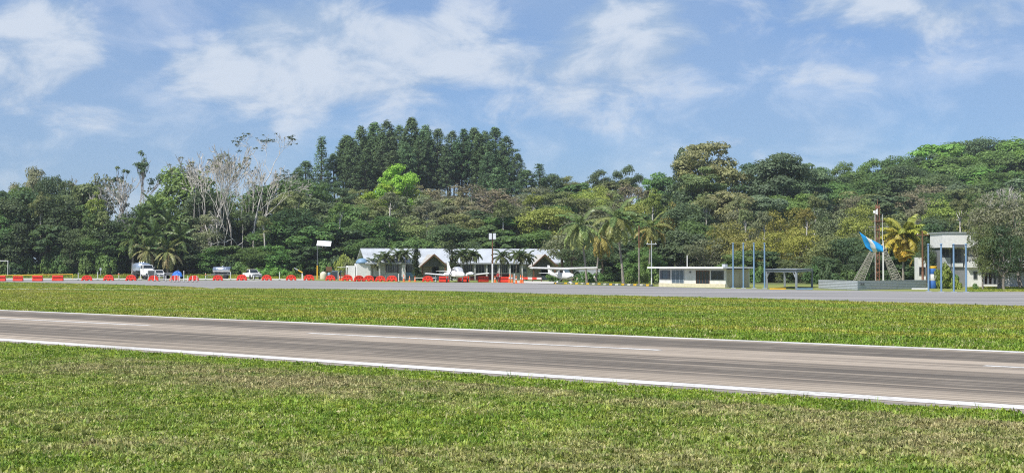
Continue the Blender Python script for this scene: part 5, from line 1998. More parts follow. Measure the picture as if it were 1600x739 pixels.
def high_wing():
    q = G(882, 443.6)
    t = thing('high_wing_aeroplane', 'white high-wing single-propeller aeroplane parked left of the coconut palms', 'aeroplane', (*q, 0), R(27))
    # nose towards -y
    fz = 1.15
    MB().loft([(-2.35, 0, fz, .18, .18), (-2.25, 0, fz, .38, .34, 2.6), (-1.7, 0, fz + .02, .50, .44, 2.8), (-1.0, 0, fz + .06, .55, .52, 3), (-.4, 0, fz + .12, .56, .58, 3), (.9, 0, fz + .12, .54, .56, 3), (2.4, 0, fz + .18, .34, .34, 2.4), (4.3, 0, fz + .32, .16, .18), (5.1, 0, fz + .38, .07, .12)], 20).build('fuselage', WHITE, t)
    MB().loft([(-1.0, 0, fz + .45, .42, .06, 3), (-.35, 0, fz + .72, .46, .30, 3.5), (.9, 0, fz + .74, .48, .30, 3.5), (1.9, 0, fz + .5, .30, .12, 3)], 16).build('cabin', WHITE, t)
    m = MB()
    m.add([(-.44, -1.02, fz + .58), (.44, -1.02, fz + .58), (.40, -.42, fz + 1.0), (-.40, -.42, fz + 1.0), (-.44, -1.0, fz + .55), (.44, -1.0, fz + .55), (.40, -.40, fz + .97), (-.40, -.40, fz + .97)], [(0, 1, 2, 3), (7, 6, 5, 4), (0, 4, 5, 1), (2, 6, 7, 3), (1, 5, 6, 2), (3, 7, 4, 0)])
    m.build('windshield', GLASSB, t)
    for s in (-1, 1):
        MB().box((s * .50, .1, fz + .72), (.04, .8, .34), bev=.01).build('side_window', GLASS, t)
    wz = fz + 1.05
    for s in (-1, 1):
        MB().wing(((0, -.55, wz), (0, 1.62, 0), .40, (0, 0, 1)), ((s * 5.5, -.35, wz + .17), (0, 1.15, 0), .26, (0, 0, 1))).build('wing', WHITE, t)
        MB().tube([(s * .5, -.1, fz - .25), (s * 2.6, .0, wz + .02)], .05, 6).build('wing_strut', WHITE, t)
        MB().wing(((0, 4.1, fz + .42), (0, .95, 0), .10, (0, 0, 1)), ((s * 1.72, 4.4, fz + .42), (0, .65, 0), .06, (0, 0, 1))).build('tailplane', WHITE, t)
        gear(t, s * 1.2, .25, .22, (s * .35, .15, fz - .38), WHITE, WHITE)
    gear(t, 0, -1.75, .2, (0, -1.65, fz - .3), STEEL, WHITE)
    MB().wing(((0, 3.55, fz + .4), (0, 1.5, 0), .09, (1, 0, 0)), ((0, 4.75, fz + 1.62), (0, .65, 0), .06, (1, 0, 0))).build('tail_fin', WHITE, t)
    MB().loft([(-2.26, 0, fz + .02, .3, .12, 2.4), (-2.235, 0, fz + .02, .31, .13, 2.4)], 12).build('air_intake', GREYD, t)
    prop(t, -2.36, fz, 0, .95, 1.25)
    MB().box((0, -.4, fz - .02), (1.14, 3.0, .07)).build('stripe', BLUED, t) if False else None


high_wing()


def low_wing():
    q = G(714, 441.0)
    t = thing('low_wing_aeroplane', 'white two-engined low-wing aeroplane with covered windscreen by the left porch', 'aeroplane', (*q, 0), R(20))
    fz = 1.25
    MB().loft([(-3.6, 0, fz - .12, .08, .08), (-3.3, 0, fz - .08, .30, .26), (-2.6, 0, fz - .02, .48, .42, 2.5), (-1.6, 0, fz + .06, .60, .56, 2.7), (-.4, 0, fz + .14, .66, .66, 2.8), (1.0, 0, fz + .16, .64, .64, 2.7), (2.6, 0, fz + .22, .44, .46), (4.2, 0, fz + .34, .22, .26), (5.2, 0, fz + .42, .08, .14)], 22).build('fuselage', WHITE, t)
    MB().loft([(-1.9, 0, fz + .45, .46, .08, 2.6), (-1.2, 0, fz + .72, .58, .34, 2.8), (0, 0, fz + .86, .60, .38, 2.8), (1.2, 0, fz + .74, .52, .30, 2.6), (2.2, 0, fz + .5, .3, .1, 2.4)], 18).build('cabin', WHITE, t)
    MB().loft([(-1.95, 0, fz + .45, .46, .08, 2.6), (-1.22, 0, fz + .74, .60, .37, 2.8), (-.35, 0, fz + .85, .625, .415, 2.8), (-.33, 0, fz + .85, .3, .2, 2.8)], 18).build('windscreen_cover', SILVER, t)
    for s in (-1, 1):
        MB().wing(((s * .3, -1.0, fz - .28), (0, 1.75, 0), .34, (0, 0, 1)), ((s * 5.3, -.5, fz + .16), (0, 1.1, 0), .20, (0, 0, 1))).build('wing', WHITE, t)
        n = MB().loft([(-2.25, s * 1.9, fz + .06, .20, .18), (-2.1, s * 1.9, fz + .06, .36, .28, 2.6), (-1.3, s * 1.9, fz + .10, .40, .34, 2.8), (-.2, s * 1.9, fz + .06, .38, .28, 2.6), (1.0, s * 1.9, fz - .02, .14, .08)], 16).build('engine_nacelle', WHITE, t)
        MB().loft([(-2.13, s * 1.9, fz + .06, .30, .10), (-2.10, s * 1.9, fz + .06, .31, .11)], 10).build('air_intake', GREYD, n)
        prop(t, -2.27, fz + .06, s * 1.9, .95, .9 + s * .5)
        MB().wing(((0, 4.0, fz + .5), (0, 1.05, 0), .10, (0, 0, 1)), ((s * 2.0, 4.5, fz + .5), (0, .7, 0), .06, (0, 0, 1))).build('tailplane', WHITE, t)
        for k in range(2):
            MB().box((s * .60, .15 + k * .75, fz + .82), (.05, .5, .3), bev=.01).build('side_window', GLASS, t)
        gear(t, s * 1.75, -.1, .27, (s * 1.75, -.1, fz - .2))
    gear(t, 0, -2.9, .24, (0, -2.8, fz - .3))
    MB().wing(((0, 2.9, fz + .5), (0, 2.3, 0), .10, (1, 0, 0)), ((0, 4.85, fz + 2.15), (0, .75, 0), .06, (1, 0, 0))).build('tail_fin', WHITE, t)


low_wing()


# ------------------------------------------------------------------ vehicles
def wheel(parent, x, y, r, w=.24):
    s = 1 if x > 0 else -1
    M = Matrix.Translation((x, y, r)) @ Matrix.Rotation(R(90), 4, 'Y')
    o = MB().lathe([(r * .6, -w / 2), (r * .93, -w / 2), (r, -w * .3), (r, w * .3), (r * .93, w / 2), (r * .6, w / 2)], 18, M=M).build('wheel', BLACK, parent)
    MB().lathe([(.02, -w * .4), (r * .58, -w * .42), (r * .6, w * .42), (.02, w * .4)], 14, M=M).build('rim', STEEL, o)


def pickup(loc, rz, label, scale=1.0, cab_long=False, name='pickup_truck', cat='pickup'):
    t = thing(name, label, cat, loc, rz)
    t.scale = (scale,) * 3
    WT = WHITE
    # nose towards -y, length 5.2
    body = MB()
    side = [(-2.6, .55), (-2.62, .85), (-2.5, 1.02), (-1.35, 1.10), (-.55, 1.12), (2.6, 1.12), (2.62, .6), (2.45, .45), (-2.4, .42)]
    n = len(side)
    prof = []
    for sx, inset in ((-.92, 0), (.92, 0)):
        prof += [(sx, y, z) for y, z in side]
    body.add(prof, [tuple(range(n)), tuple(range(2 * n - 1, n - 1, -1))] + [(i, n + i, n + (i + 1) % n, (i + 1) % n) for i in range(n)])
    bo = body.build('body', WT, t)
    bv = bo.modifiers.new('soft', 'BEVEL')
    bv.width = .07
    bv.segments = 2
    yb = 1.0 if not cab_long else 2.4
    cab = MB()
    bt = [(-.88, -1.32), (.88, -1.32), (.88, yb), (-.88, yb)]
    tp = [(-.70, -.45), (.70, -.45), (.70, yb - .2), (-.70, yb - .2)]
    cab.add([(a, b, 1.11) for a, b in bt] + [(a, b, 1.78) for a, b in tp], [(0, 1, 5, 4), (1, 2, 6, 5), (2, 3, 7, 6), (3, 0, 4, 7), (4, 5, 6, 7)])
    co = cab.build('cab', WT, t)
    m = MB()
    m.add([(-.76, -1.27, 1.17), (.76, -1.27, 1.17), (.63, -.56, 1.72), (-.63, -.56, 1.72)], [(0, 1, 2, 3)], M=Matrix.Translation((0, -.035, .02)))
    m.build('windscreen', GLASS, t).modifiers.new('glass', 'SOLIDIFY').thickness = .01
    for s in (-1, 1):
        m = MB()
        m.add([(s * .885, -1.0, 1.18), (s * .885, yb - .15, 1.18), (s * .745, yb - .28, 1.7), (s * .745, -.5, 1.7)], [(0, 1, 2, 3)], M=Matrix.Translation((s * .012, 0, 0)))
        m.build('side_window', GLASS, t).modifiers.new('glass', 'SOLIDIFY').thickness = .01
        MB().box((s * .66, -2.62, .88), (.36, .08, .16), bev=.02).build('headlight', GLASSB, t)
        MB().box((s * 1.02, -.95, 1.22), (.2, .1, .16), bev=.03).build('mirror', WT, t)
        for y in (-1.65, 1.6):
            MB().lathe([(.02, -.02), (.45, -.02), (.45, .02), (.02, .02)], 16, M=Matrix.Translation((s * .915, y, .45)) @ Matrix.Rotation(R(90), 4, 'Y')).build('wheel_arch', BLACK, t)
            wheel(t, s * .84, y, .37)
    MB().box((0, -2.625, .86), (.9, .06, .26), bev=.02).build('grille', GREYD, t)
    MB().box((0, -2.66, .55), (1.84, .16, .2), bev=.04).build('bumper', GREYD, t)
    MB().box((0, -2.75, .56), (.5, .02, .12)).build('number_plate', WHITE, t)
    if not cab_long:
        MB().box((0, 1.8, 1.126), (1.6, 1.45, .01)).build('load_bed', GREYD, t)
    return t


pickup((*G(394, 436.4), 0), R(29), 'white pickup standing on the grass right of the tank trailer', 1.06)
pickup((PX(249, 272), 272, 0), R(14), 'small white car parked right behind the tanker truck', .98, True, 'white_car', 'car')


def tanker():
    t = thing('tanker_truck', 'white bonneted tanker truck with a blue-grey steel tank', 'truck', (*G(232, 436.6), 0), R(33))
    # nose towards -y
    MB().box((0, 2.2, .75), (.9, 7.0, .3), bev=.03).build('chassis', GREYD, t)
    hood = MB().loft([(-1.55, 0, 1.32, .66, .42, 5), (-1.5, 0, 1.35, .76, .50, 6), (-.3, 0, 1.42, .86, .56, 6), (.1, 0, 1.45, .9, .58, 6)], 20).build('bonnet', WHITE, t)
    MB().box((0, -1.58, 1.32), (1.15, .08, .66), bev=.03).build('grille', GREYD, t)
    for s in (-1, 1):
        f = MB().loft([(-1.6, s * .92, .95, .24, .2, 3), (-1.3, s * .92, 1.05, .28, .28, 3), (-.5, s * .92, 1.08, .28, .28, 3), (.1, s * .95, .9, .24, .2, 3)], 12).build('fender', WHITE, t)
        MB().lathe([(.02, 0), (.14, 0), (.15, .06), (.02, .08)], 12, M=Matrix.Translation((s * .9, -1.62, 1.08)) @ Matrix.Rotation(R(90), 4, 'X')).build('headlight', GLASSB, t)
    cab = MB()
    cab.box((0, .85, 1.5), (2.1, 1.5, 1.2), bev=.1)
    bt = [(-1.04, .12), (1.04, .12), (1.04, 1.6), (-1.04, 1.6)]
    tp = [(-.9, .45), (.9, .45), (.92, 1.5), (-.92, 1.5)]
    cab.add([(a, b, 2.08) for a, b in bt] + [(a, b, 2.72) for a, b in tp], [(0, 1, 5, 4), (1, 2, 6, 5), (2, 3, 7, 6), (3, 0, 4, 7), (4, 5, 6, 7)])
    cab.build('cab', WHITE, t)
    m = MB()
    m.add([(-.92, .14, 2.14), (.92, .14, 2.14), (.82, .42, 2.64), (-.82, .42, 2.64)], [(0, 1, 2, 3)], M=Matrix.Translation((0, -.03, .0)))
    m.build('windscreen', GLASS, t).modifiers.new('glass', 'SOLIDIFY').thickness = .01
    for s in (-1, 1):
        m = MB()
        m.add([(s * 1.045, .3, 2.12), (s * 1.045, 1.4, 2.12), (s * .935, 1.35, 2.6), (s * .92, .52, 2.6)], [(0, 1, 2, 3)], M=Matrix.Translation((s * .012, 0, 0)))
        m.build('side_window', GLASS, t).modifiers.new('glass', 'SOLIDIFY').thickness = .01
        MB().box((s * 1.25, .2, 2.2), (.18, .08, .42), bev=.02).build('mirror', GREYD, t)
    MB().box((0, -1.72, .68), (2.2, .2, .26), bev=.04).build('bumper', GREYD, t)
    tank = MB().loft([(1.75, 0, 2.25, .9, .62), (1.85, 0, 2.25, 1.18, .86, 2.6), (5.9, 0, 2.25, 1.18, .86, 2.6), (6.0, 0, 2.25, .9, .62)], 26).build('tank', STEELB, t)
    for y in (2.6, 3.8, 5.0):
        MB().lathe([(.26, 0), (.26, .14), (.05, .18)], 14, M=Matrix.Translation((0, y, 3.09))).build('hatch', STEEL, tank)
    MB().box((0, 3.9, 1.15), (2.3, 4.0, .34), bev=.04).build('side_skirt', BLACK, t)
    lad = MB()
    for s in (-1, 1):
        lad.tube([(s * 1.1, 6.25, .5), (s * 1.1, 6.25, 3.1)], .04, 6)
        lad.tube([(s * .5, 6.25, .5), (s * .5, 6.25, 3.1)], .04, 6)
    for k in range(8):
        lad.tube([(-1.1, 6.25, .6 + k * .34), (1.1, 6.25, .6 + k * .34)], .03, 5)
    lad.build('rear_rack', GREYP, t)
    for s in (-1, 1):
        wheel(t, s * .92, -.95, .5, .3)
        for y in (4.2, 5.25):
            wheel(t, s * .9, y, .5, .5)


tanker()


def tank_trailer():
    t = thing('tank_trailer', 'small steel tank trailer on a dark chassis at the forest edge', 'trailer', (*G(347, 435.6), 0), R(86))
    MB().loft([(-1.75, 0, 1.75, .45, .45), (-1.65, 0, 1.75, .64, .64), (1.65, 0, 1.75, .64, .64), (1.75, 0, 1.75, .45, .45)], 24).build('tank', STEEL, t)
    for y in (-.9, 0, .9):
        MB().loft([(y - .04, 0, 1.75, .655, .655), (y + .04, 0, 1.75, .655, .655)], 24).build('band', STEELB, t)
    MB().box((0, .1, .85), (1.2, 3.8, .22)).build('chassis', GREYD, t)
    MB().lathe([(.2, 0), (.2, .12), (.05, .16)], 12, M=Matrix.Translation((0, -.2, 2.36))).build('hatch', STEEL, t)
    for y in (-1.3, 1.3):
        MB().box((0, y, 1.05), (1.0, .14, .3)).build('saddle', GREYD, t)
    for s in (-1, 1):
        for y in (-.75, .95):
            wheel(t, s * .62, y, .42, .26)
    MB().tube([(0, 1.9, .8), (0, 3.2, .65)], .07, 6).build('drawbar', GREYD, t)
    MB().tube([(0, 2.9, .65), (0, 2.9, .02)], .05, 6).build('jack_leg', GREYD, t)


tank_trailer()

# dark flat trailer and the tarpaulin-covered machine beside it
q = G(262, 435.8)
t = thing('flat_trailer', 'low dark flat trailer between the white car and the blue tarpaulin', 'trailer', (*q, 0), R(80))
MB().box((0, 0, .78), (1.8, 2.6, .14), bev=.02).build('deck', GREYD, t)
for s in (-1, 1):
    MB().box((s * .86, 0, 1.05), (.05, 2.6, .4)).build('side_board', GREYD, t)
    wheel(t, s * .8, .3, .36)
MB().tube([(0, -1.3, .72), (0, -2.3, .5)], .05, 6).build('drawbar', GREYD, t)
q = G(277, 436.0)
t = thing('covered_machine', 'lumpy blue tarpaulin over a small wheeled machine left of the tank trailer', 'covered machine', (*q, 0), R(70))
MB().box((0, 0, .6), (1.2, 1.6, .2)).build('chassis', GREYD, t)
for s in (-1, 1):
    for y in (-.6, .6):
        wheel(t, s * .66, y, .34)
rng = np.random.default_rng(5)
m = MB()
nu, nv = 22, 9
vs = []
for j in range(nv):
    f = j / (nv - 1)
    for i in range(nu):
        a = 2 * math.pi * i / nu
        rr = (1 - f ** 2.2) ** .5 if f < 1 else .02
        rr = max(rr, .03)
        bump = 1 + .14 * math.sin(3 * a + 2 * f) + .07 * math.sin(7 * a + 5 * f)
        vs.append((.85 * rr * bump * math.cos(a) + .25 * f, 1.0 * rr * bump * math.sin(a), .5 + 1.0 * f * (1 + .25 * math.sin(a + 1)) + .08 * math.sin(4 * a)))
m.add(vs, [(j * nu + i, j * nu + (i + 1) % nu, (j + 1) * nu + (i + 1) % nu, (j + 1) * nu + i) for j in range(nv - 1) for i in range(nu)], smooth=True)
m.build('tarpaulin', TARP, t)

# ------------------------------------------------------------------ barriers
BW, BH = 1.75, 1.0


def arched_mesh():
    m = MB()
    top = []
    for k in range(11):
        x = -BW / 2 * .82 + BW * .82 * k / 10
        top.append((x, BH * (.74 + .26 * math.sin(math.pi * k / 10) ** .7)))
    poly = [(-BW / 2, 0), (-BW / 2, .45), (-BW / 2 * .9, .62)] + top + [(BW / 2 * .9, .62), (BW / 2, .45), (BW / 2, 0), (.62, 0), (.55, .2), (.3, .2), (.22, 0), (-.22, 0), (-.3, .2), (-.55, .2), (-.62, 0)]
    m.prism(poly, -.14, .14)
    m.box((0, 0, .34), (BW * .96, .46, .20), bev=.05)
    for x in (-.75, 0, .75):
        m.box((x, 0, .12), (.34, .5, .24), bev=.04)
    return m.mesh('arched_barrier', RED)


def boxy_mesh():
    m = MB()
    m.prism([(-BW / 2, 0), (-BW / 2, .95), (BW / 2, .95), (BW / 2, 0)], -.12, .12)
    m.box((0, 0, .22), (BW * 1.04, .5, .42), bev=.06)
    m.box((0, 0, .80), (BW * 1.02, .30, .14), bev=.04)
    return m.mesh('boxy_barrier', RED)


ARCH, BOXY = arched_mesh(), boxy_mesh()
BAND = MB().box((0, -.20, .62), (BW * .9, .06, .10)).mesh('band', paint('dark_red_band', (.30, .02, .012), .5))
SLOTS = [MB().box((x, -.155, .66), (.26, .05, .16), bev=.02).mesh('grip', paint('dark_red_band', (.30, .02, .012), .5)) for x in (-.45, 0, .45)]
bars = [(1, 439.3, 'b'), (28.5, 439.2, 'b'), (59, 439.2, 'b'), (90.5, 439.0, 'b'), (136, 438.6, 'a'), (170, 438.6, 'a'), (205, 438.6, 'a'), (240, 438.8, 'a'), (273.5, 438.8, 'a'), (303, 438.8, 'a'), (340.5, 438.2, 'a'),
        (378, 438.2, 'a'), (417, 438.0, 'a'), (455, 437.9, 'a'), (483, 437.9, 'a'), (516.5, 438.2, 'a'), (543, 438.8, 'a'), (561, 439.6, 'a'), (576.5, 439.4, 'a'), (594.5, 439.6, 'a'), (612.5, 439.6, 'a'), (668.5, 440.2, 'a'),
        (694, 440.8, 'b'), (724, 440.6, 'b'), (755, 440.8, 'b'), (787, 441.3, 'b')]
NEXT = {0: 'below the goal frame', 3: 'last of the box-shaped four', 4: 'first with an arched top', 6: 'under the tanker truck', 7: 'in front of the truck bumper', 8: 'in front of the blue tarpaulin', 10: 'in front of the tank trailer', 11: 'at the pickup tailgate', 12: 'right of the pickup',
        13: 'left of the boom gate', 14: 'right of the boom gate', 15: 'in front of the beige tank', 17: 'in front of the white service block', 20: 'right one of the paired barriers', 21: 'left of the two-engined aeroplane', 22: 'under the left aeroplane wing', 23: 'under the aeroplane nose', 24: 'under the right aeroplane wing', 25: 'beside the standing person'}
for i, (px, base, k) in enumerate(bars):
    q = G(px, base)
    nm = f", {NEXT[i]}" if i in NEXT else ''
    lab = f"{'arched' if k == 'a' else 'box-shaped'} red plastic barrier, {ORD[i]} from the left{nm}"
    t = thing('plastic_barrier', lab, 'barrier', (*q, 0), rnd.uniform(-.12, .12) + (.5 if i in (17, 24) else 0), 'red plastic barriers along the apron')
    s_ = rnd.uniform(.95, 1.06)
    t.scale = (s_, s_, s_ * rnd.uniform(.95, 1.05))
    obj('body', ARCH if k == 'a' else BOXY, t)
    if k == 'a':
        for sl in SLOTS:
            obj('grip', sl, t)
    else:
        obj('band', BAND, t)

# ------------------------------------------------------------------ delineator posts and cones
POST_M = MB().tube([(0, 0, 0), (0, 0, 1.15)], [.07, .06], 8).mesh('post_shaft', WHITE)
POST_B = MB().lathe([(.22, 0), (.22, .05), (.08, .1)], 10).mesh('post_base', BLACK)
POST_C = MB().lathe([(.075, .8), (.075, 1.0)], 10).mesh('post_collar', ORANGE)
posts = [(122.5, 438.0, 1.2), (153, 437.6, 1.3), (186, 437.0, 1.1), (220, 438.3, 1.1), (232, 438.6, .9), (241.8, 439.6, .9), (249, 439.2, 1.0), (256.5, 437.6, 1.1), (259.5, 440.0, .9), (267.5, 440.4, .9), (273.6, 440.6, .9), (278.5, 440.6, .9), (281, 440.2, .9), (287.5, 440.4, 1.6), (293.8, 440.6, .9), (301.5, 440.6, .9), (308, 440.4, .9), (321.5, 437.4, 1.1),
         (360.5, 437.4, 1.3), (396.5, 437.3, .7), (437, 437.6, 1.3), (528.5, 438.2, 1.3), (623, 440.5, 1.2), (680.5, 441.2, 1.0), (803.5, 442.3, 1.3)]
for i, (px, base, h) in enumerate(posts):
    q = G(px, base)
    t = thing('delineator_post', f"slim white delineator post, {ORD[i]} from the left along the barriers", 'post', (*q, 0), 0, 'white delineator posts along the apron')
    obj('shaft', POST_M, t, scale=(1, 1, h))
    obj('base', POST_B, t)
    if i in (2, 17):
        obj('collar', POST_C, t, scale=(1.1, 1.1, h))
CONE = MB().lathe([(.20, .04), (.17, .1), (.10, .5), (.05, .86), (.03, .92)], 14).mesh('cone_body', ORANGE)
CONE_B = MB().box((0, 0, .025), (.5, .5, .05), bev=.02).mesh('cone_base', ORANGE)
CONE_W = MB().lathe([(.125, .42), (.095, .58)], 14).mesh('cone_band', WHITE)
for i, (px, base, h, lab) in enumerate([(531, 438.0, 1.0, 'orange cone just right of the dark container'), (534.6, 438.0, 1.1, 'orange cone left of the doubled red barrier'), (631, 440.2, 1.3, 'tall orange cone right of the paired barriers'), (640, 440.0, 1.0, 'middle orange cone left of the low rail'),
                                        (648.5, 440.2, 1.0, 'orange cone at the end of the low rail'), (773.5, 441.2, 1.2, 'slim orange cone between the floodlight pole and the person'), (796, 441.8, 1.5, 'tall orange cone left in the row before the small palms'), (800, 442.0, 1.5, 'second tall orange cone in the row before the small palms'),
                                        (806.5, 443.0, 1.3, 'orange cone in front of the last window'), (813.5, 442.3, 1.4, 'orange cone left of the red and white rail'), (816.5, 442.3, 1.3, 'rightmost orange cone beside the red and white rail')]):
    q = G(px, base)
    t = thing('traffic_cone', lab, 'cone', (*q, 0), 0, 'orange cones on the apron')
    obj('body', CONE, t, scale=(1, 1, h))
    obj('base', CONE_B, t)
    obj('reflective_band', CONE_W, t, scale=(1, 1, h))


# ------------------------------------------------------------------ small things along the edge
def rail_thing(name, label, cat, pts, z, r, mat, legs, legmat):
    t = thing(name, label, cat, (pts[0][0], pts[0][1], 0))
    o = Vector((pts[0][0], pts[0][1], 0))
    MB().tube([Vector((p[0], p[1], zz)) - o for p, zz in zip(pts, z)], r, 8).build('rail', mat, t)
    for p, zz in legs:
        MB().tube([Vector((p[0], p[1], 0)) - o, Vector((p[0], p[1], zz)) - o], r * .8, 6).build('leg', legmat, t)
    return t


a_, b_, c_ = G(-20, 437), G(55, 437), G(114, 437.4)
rail_thing('yellow_rail', 'long yellow pipe rail behind the box-shaped red barriers', 'rail', [a_, b_, c_], [.75, .9, 1.05], .05, YELLOW, [(a_, .75), (b_, .9), (c_, 1.05)], YELLOW)
a_, b_ = G(649, 439.8), G(682, 440)
rail_thing('low_rail', 'low white and grey rail behind the cone left of the aeroplane', 'rail', [a_, b_], [.62, .62], .05, WHITE, [(a_, .62), (b_, .62)], GREYD)
# boom gate
q = G(472.5, 437.6)
t = thing('boom_gate', 'white post with a raised yellow and grey boom left of the solar panel', 'gate', (*q, 0))
MB().box((0, 0, .7), (.22, .22, 1.4), bev=.03).build('post', WHITE, t)
MB().tube([(.05, -.15, 1.35), (-.75, -.15, 1.8)], [.12, .10], 8).build('boom_root', YELLOW, t)
MB().tube([(-.75, -.15, 1.8), (-1.45, -.15, 2.2)], [.09, .07], 8).build('boom_tip', GREYP, t)
# red and white rail by the right aeroplane
a_, b_ = G(818, 439.6), G(846, 440.2)
t = thing('red_white_rail', 'low red and white plank rail left of the high-wing aeroplane', 'rail', (*a_, 0))
d = Vector((b_[0] - a_[0], b_[1] - a_[1], 0))
for k in range(4):
    MB().box(d * ((k + .5) / 4) + Vector((0, 0, .55)), (d.length / 4 - .01, .08, .34), rz=math.atan2(d.y, d.x)).build('plank', RED if k % 2 == 0 else paint('pale_pink_paint', (.7, .55, .52), .6), t)
for k in range(3):
    MB().box(d * (k / 2) + Vector((0, .08, .36)), (.1, .08, .72)).build('leg', MAROON, t)
# goal frame
Yg = 288
zg = float(terr(PX(0, Yg), Yg))
t = thing('goal_frame', 'white football goal frame on the grass at the left edge', 'goal', (PX(-16, Yg), Yg, zg))
wd = PX(12.5, Yg) - PX(-16, Yg)
hg = ZP(407.5, Yg) - zg
for x in (0, wd):
    MB().tube([(x, 0, 0), (x, 0, hg)], .07, 8).build('post', WHITE, t)
    MB().tube([(x, 0, hg), (x - .1, 1.4, hg * .55), (x - .1, 1.6, 0)], .04, 6).build('stay', GREYP, t)
MB().tube([(-.07, 0, hg), (wd + .07, 0, hg)], .07, 8).build('crossbar', WHITE, t)
Yb = 296
o = thing('white_bin', 'small white box lying on the grass right of the goal frame', 'box', (PX(23.5, Yb), Yb, float(terr(PX(23.5, Yb), Yb))))
MB().box((0, 0, .42), (.8, .5, .4), bev=.06).build('body', WHITE, o)
MB().box((0, 0, .12), (.6, .4, .24)).build('foot', GREYD, o)
MB().box((0, 0, .64), (.84, .54, .05), bev=.02).build('lid', WHITE, o)
Ys = 292
o = thing('sign_post', 'thin grey sign post on the grass bank left of the tanker truck', 'sign post', (PX(157.5, Ys), Ys, float(terr(PX(157.5, Ys), Ys))))
MB().tube([(0, 0, 0), (0, 0, 1.9)], .06, 8).build('shaft', GREYP, o)
MB().box((0, -.07, 1.6), (.4, .03, .5)).build('plate', GREYP, o)
# beige tank, brown board, dark container, blue drum
q = G(505.5, 436.5)
t = thing('beige_tank', 'squat beige water tank with a sloping top beside the brown board', 'tank', (*q, 0))
MB().lathe([(.62, 0), (.64, .06), (.64, .95), (.56, 1.2), (.3, 1.42), (.2, 1.46)], 20).build('shell', paint('beige_plastic', (.66, .60, .46), .6), t)
MB().lathe([(.2, 1.47), (.2, 1.56), (.05, 1.58)], 12).build('lid', GREYD, t)
q = G(514, 435.8)
t = thing('brown_board', 'square brown board on two legs right of the beige tank', 'board', (*q, 0))
H = ZP(416.5, q[1])
MB().box((0, 0, H - .45), (1.15, .06, .85)).build('panel', BROWN, t)
for s in (-.45, .45):
    MB().box((s, .07, (H - .2) / 2), (.09, .09, H - .2)).build('leg', BARK, t)
q = G(529, 436.2)
t = thing('dark_container', 'dark blue-grey covered container left of the white service block', 'container', (*q, 0), R(8))
DKB = paint('dark_blue_grey', (.045, .06, .08), .6)
MB().box((0, 0, .72), (2.5, 1.6, 1.3), bev=.05).build('body', DKB, t)
MB().prism([(-1.35, 1.38), (1.35, 1.38), (1.15, 1.62), (-1.15, 1.66)], -.85, .85).build('lid', paint('container_lid', (.16, .2, .25), .5), t)
for s in (-1, 1):
    MB().box((s * 1.0, 0, .05), (.2, 1.4, .1)).build('skid', GREYD, t)
q = G(514.5, 437.2)
o = thing('blue_drum', 'small pale blue drum behind the barrier in front of the brown board', 'drum', (*q, 0))
MB().lathe([(.28, 0), (.30, .04), (.30, .3), (.315, .33), (.30, .36), (.30, 1.25), (.28, 1.3)], 18).build('shell', BLUE, o)
MB().lathe([(.26, 1.302), (.26, 1.34), (.05, 1.35)], 14).build('lid', WHITE, o)
# dark red bench backs behind the barriers
for px, lab in ((545, 'dark red bench behind the doubled red barriers'), (574, 'dark red bench in front of the white service block'), (589, 'dark red bench under the small palms')):
    q = G(px, 437.9)
    t = thing('red_bench', lab, 'bench', (*q, 0), 0, 'dark red benches in front of the long building')
    MB().box((0, 0, .45), (1.6, .5, .07)).build('seat', MAROON, t)
    MB().box((0, .26, .98), (1.6, .07, .75), bev=.03).build('backrest', MAROON, t)
    for s in (-.65, .65):
        MB().box((s, 0, .21), (.09, .45, .42)).build('leg', GREYD, t)
# low wall stub and small white bollards under the trees
q = G(933, 439.5)
t = thing('garden_wall', 'short grey garden wall under the trees right of the high-wing aeroplane', 'wall', (PX(915, 246), 246, 0))
MB().box((0, 0, 1.0), (6.0, .25, 2.0)).build('panel', GREYP, t)
MB().box((0, 0, 2.05), (6.2, .35, .12)).build('coping', CONC, t)
for px, lab in ((902, 'left white bollard under the trees'), (928.5, 'white bollard right of the aeroplane wingtip')):
    q = G(px, 441.5)
    o = thing('bollard', lab, 'bollard', (*q, 0), 0, 'white bollards under the trees')
    MB().lathe([(.16, 0), (.15, .8), (.13, .95), (.03, 1.05)], 12).build('shaft', WHITE, o)
    MB().lathe([(.165, .7), (.165, .78)], 12).build('band', YELLOW, o)


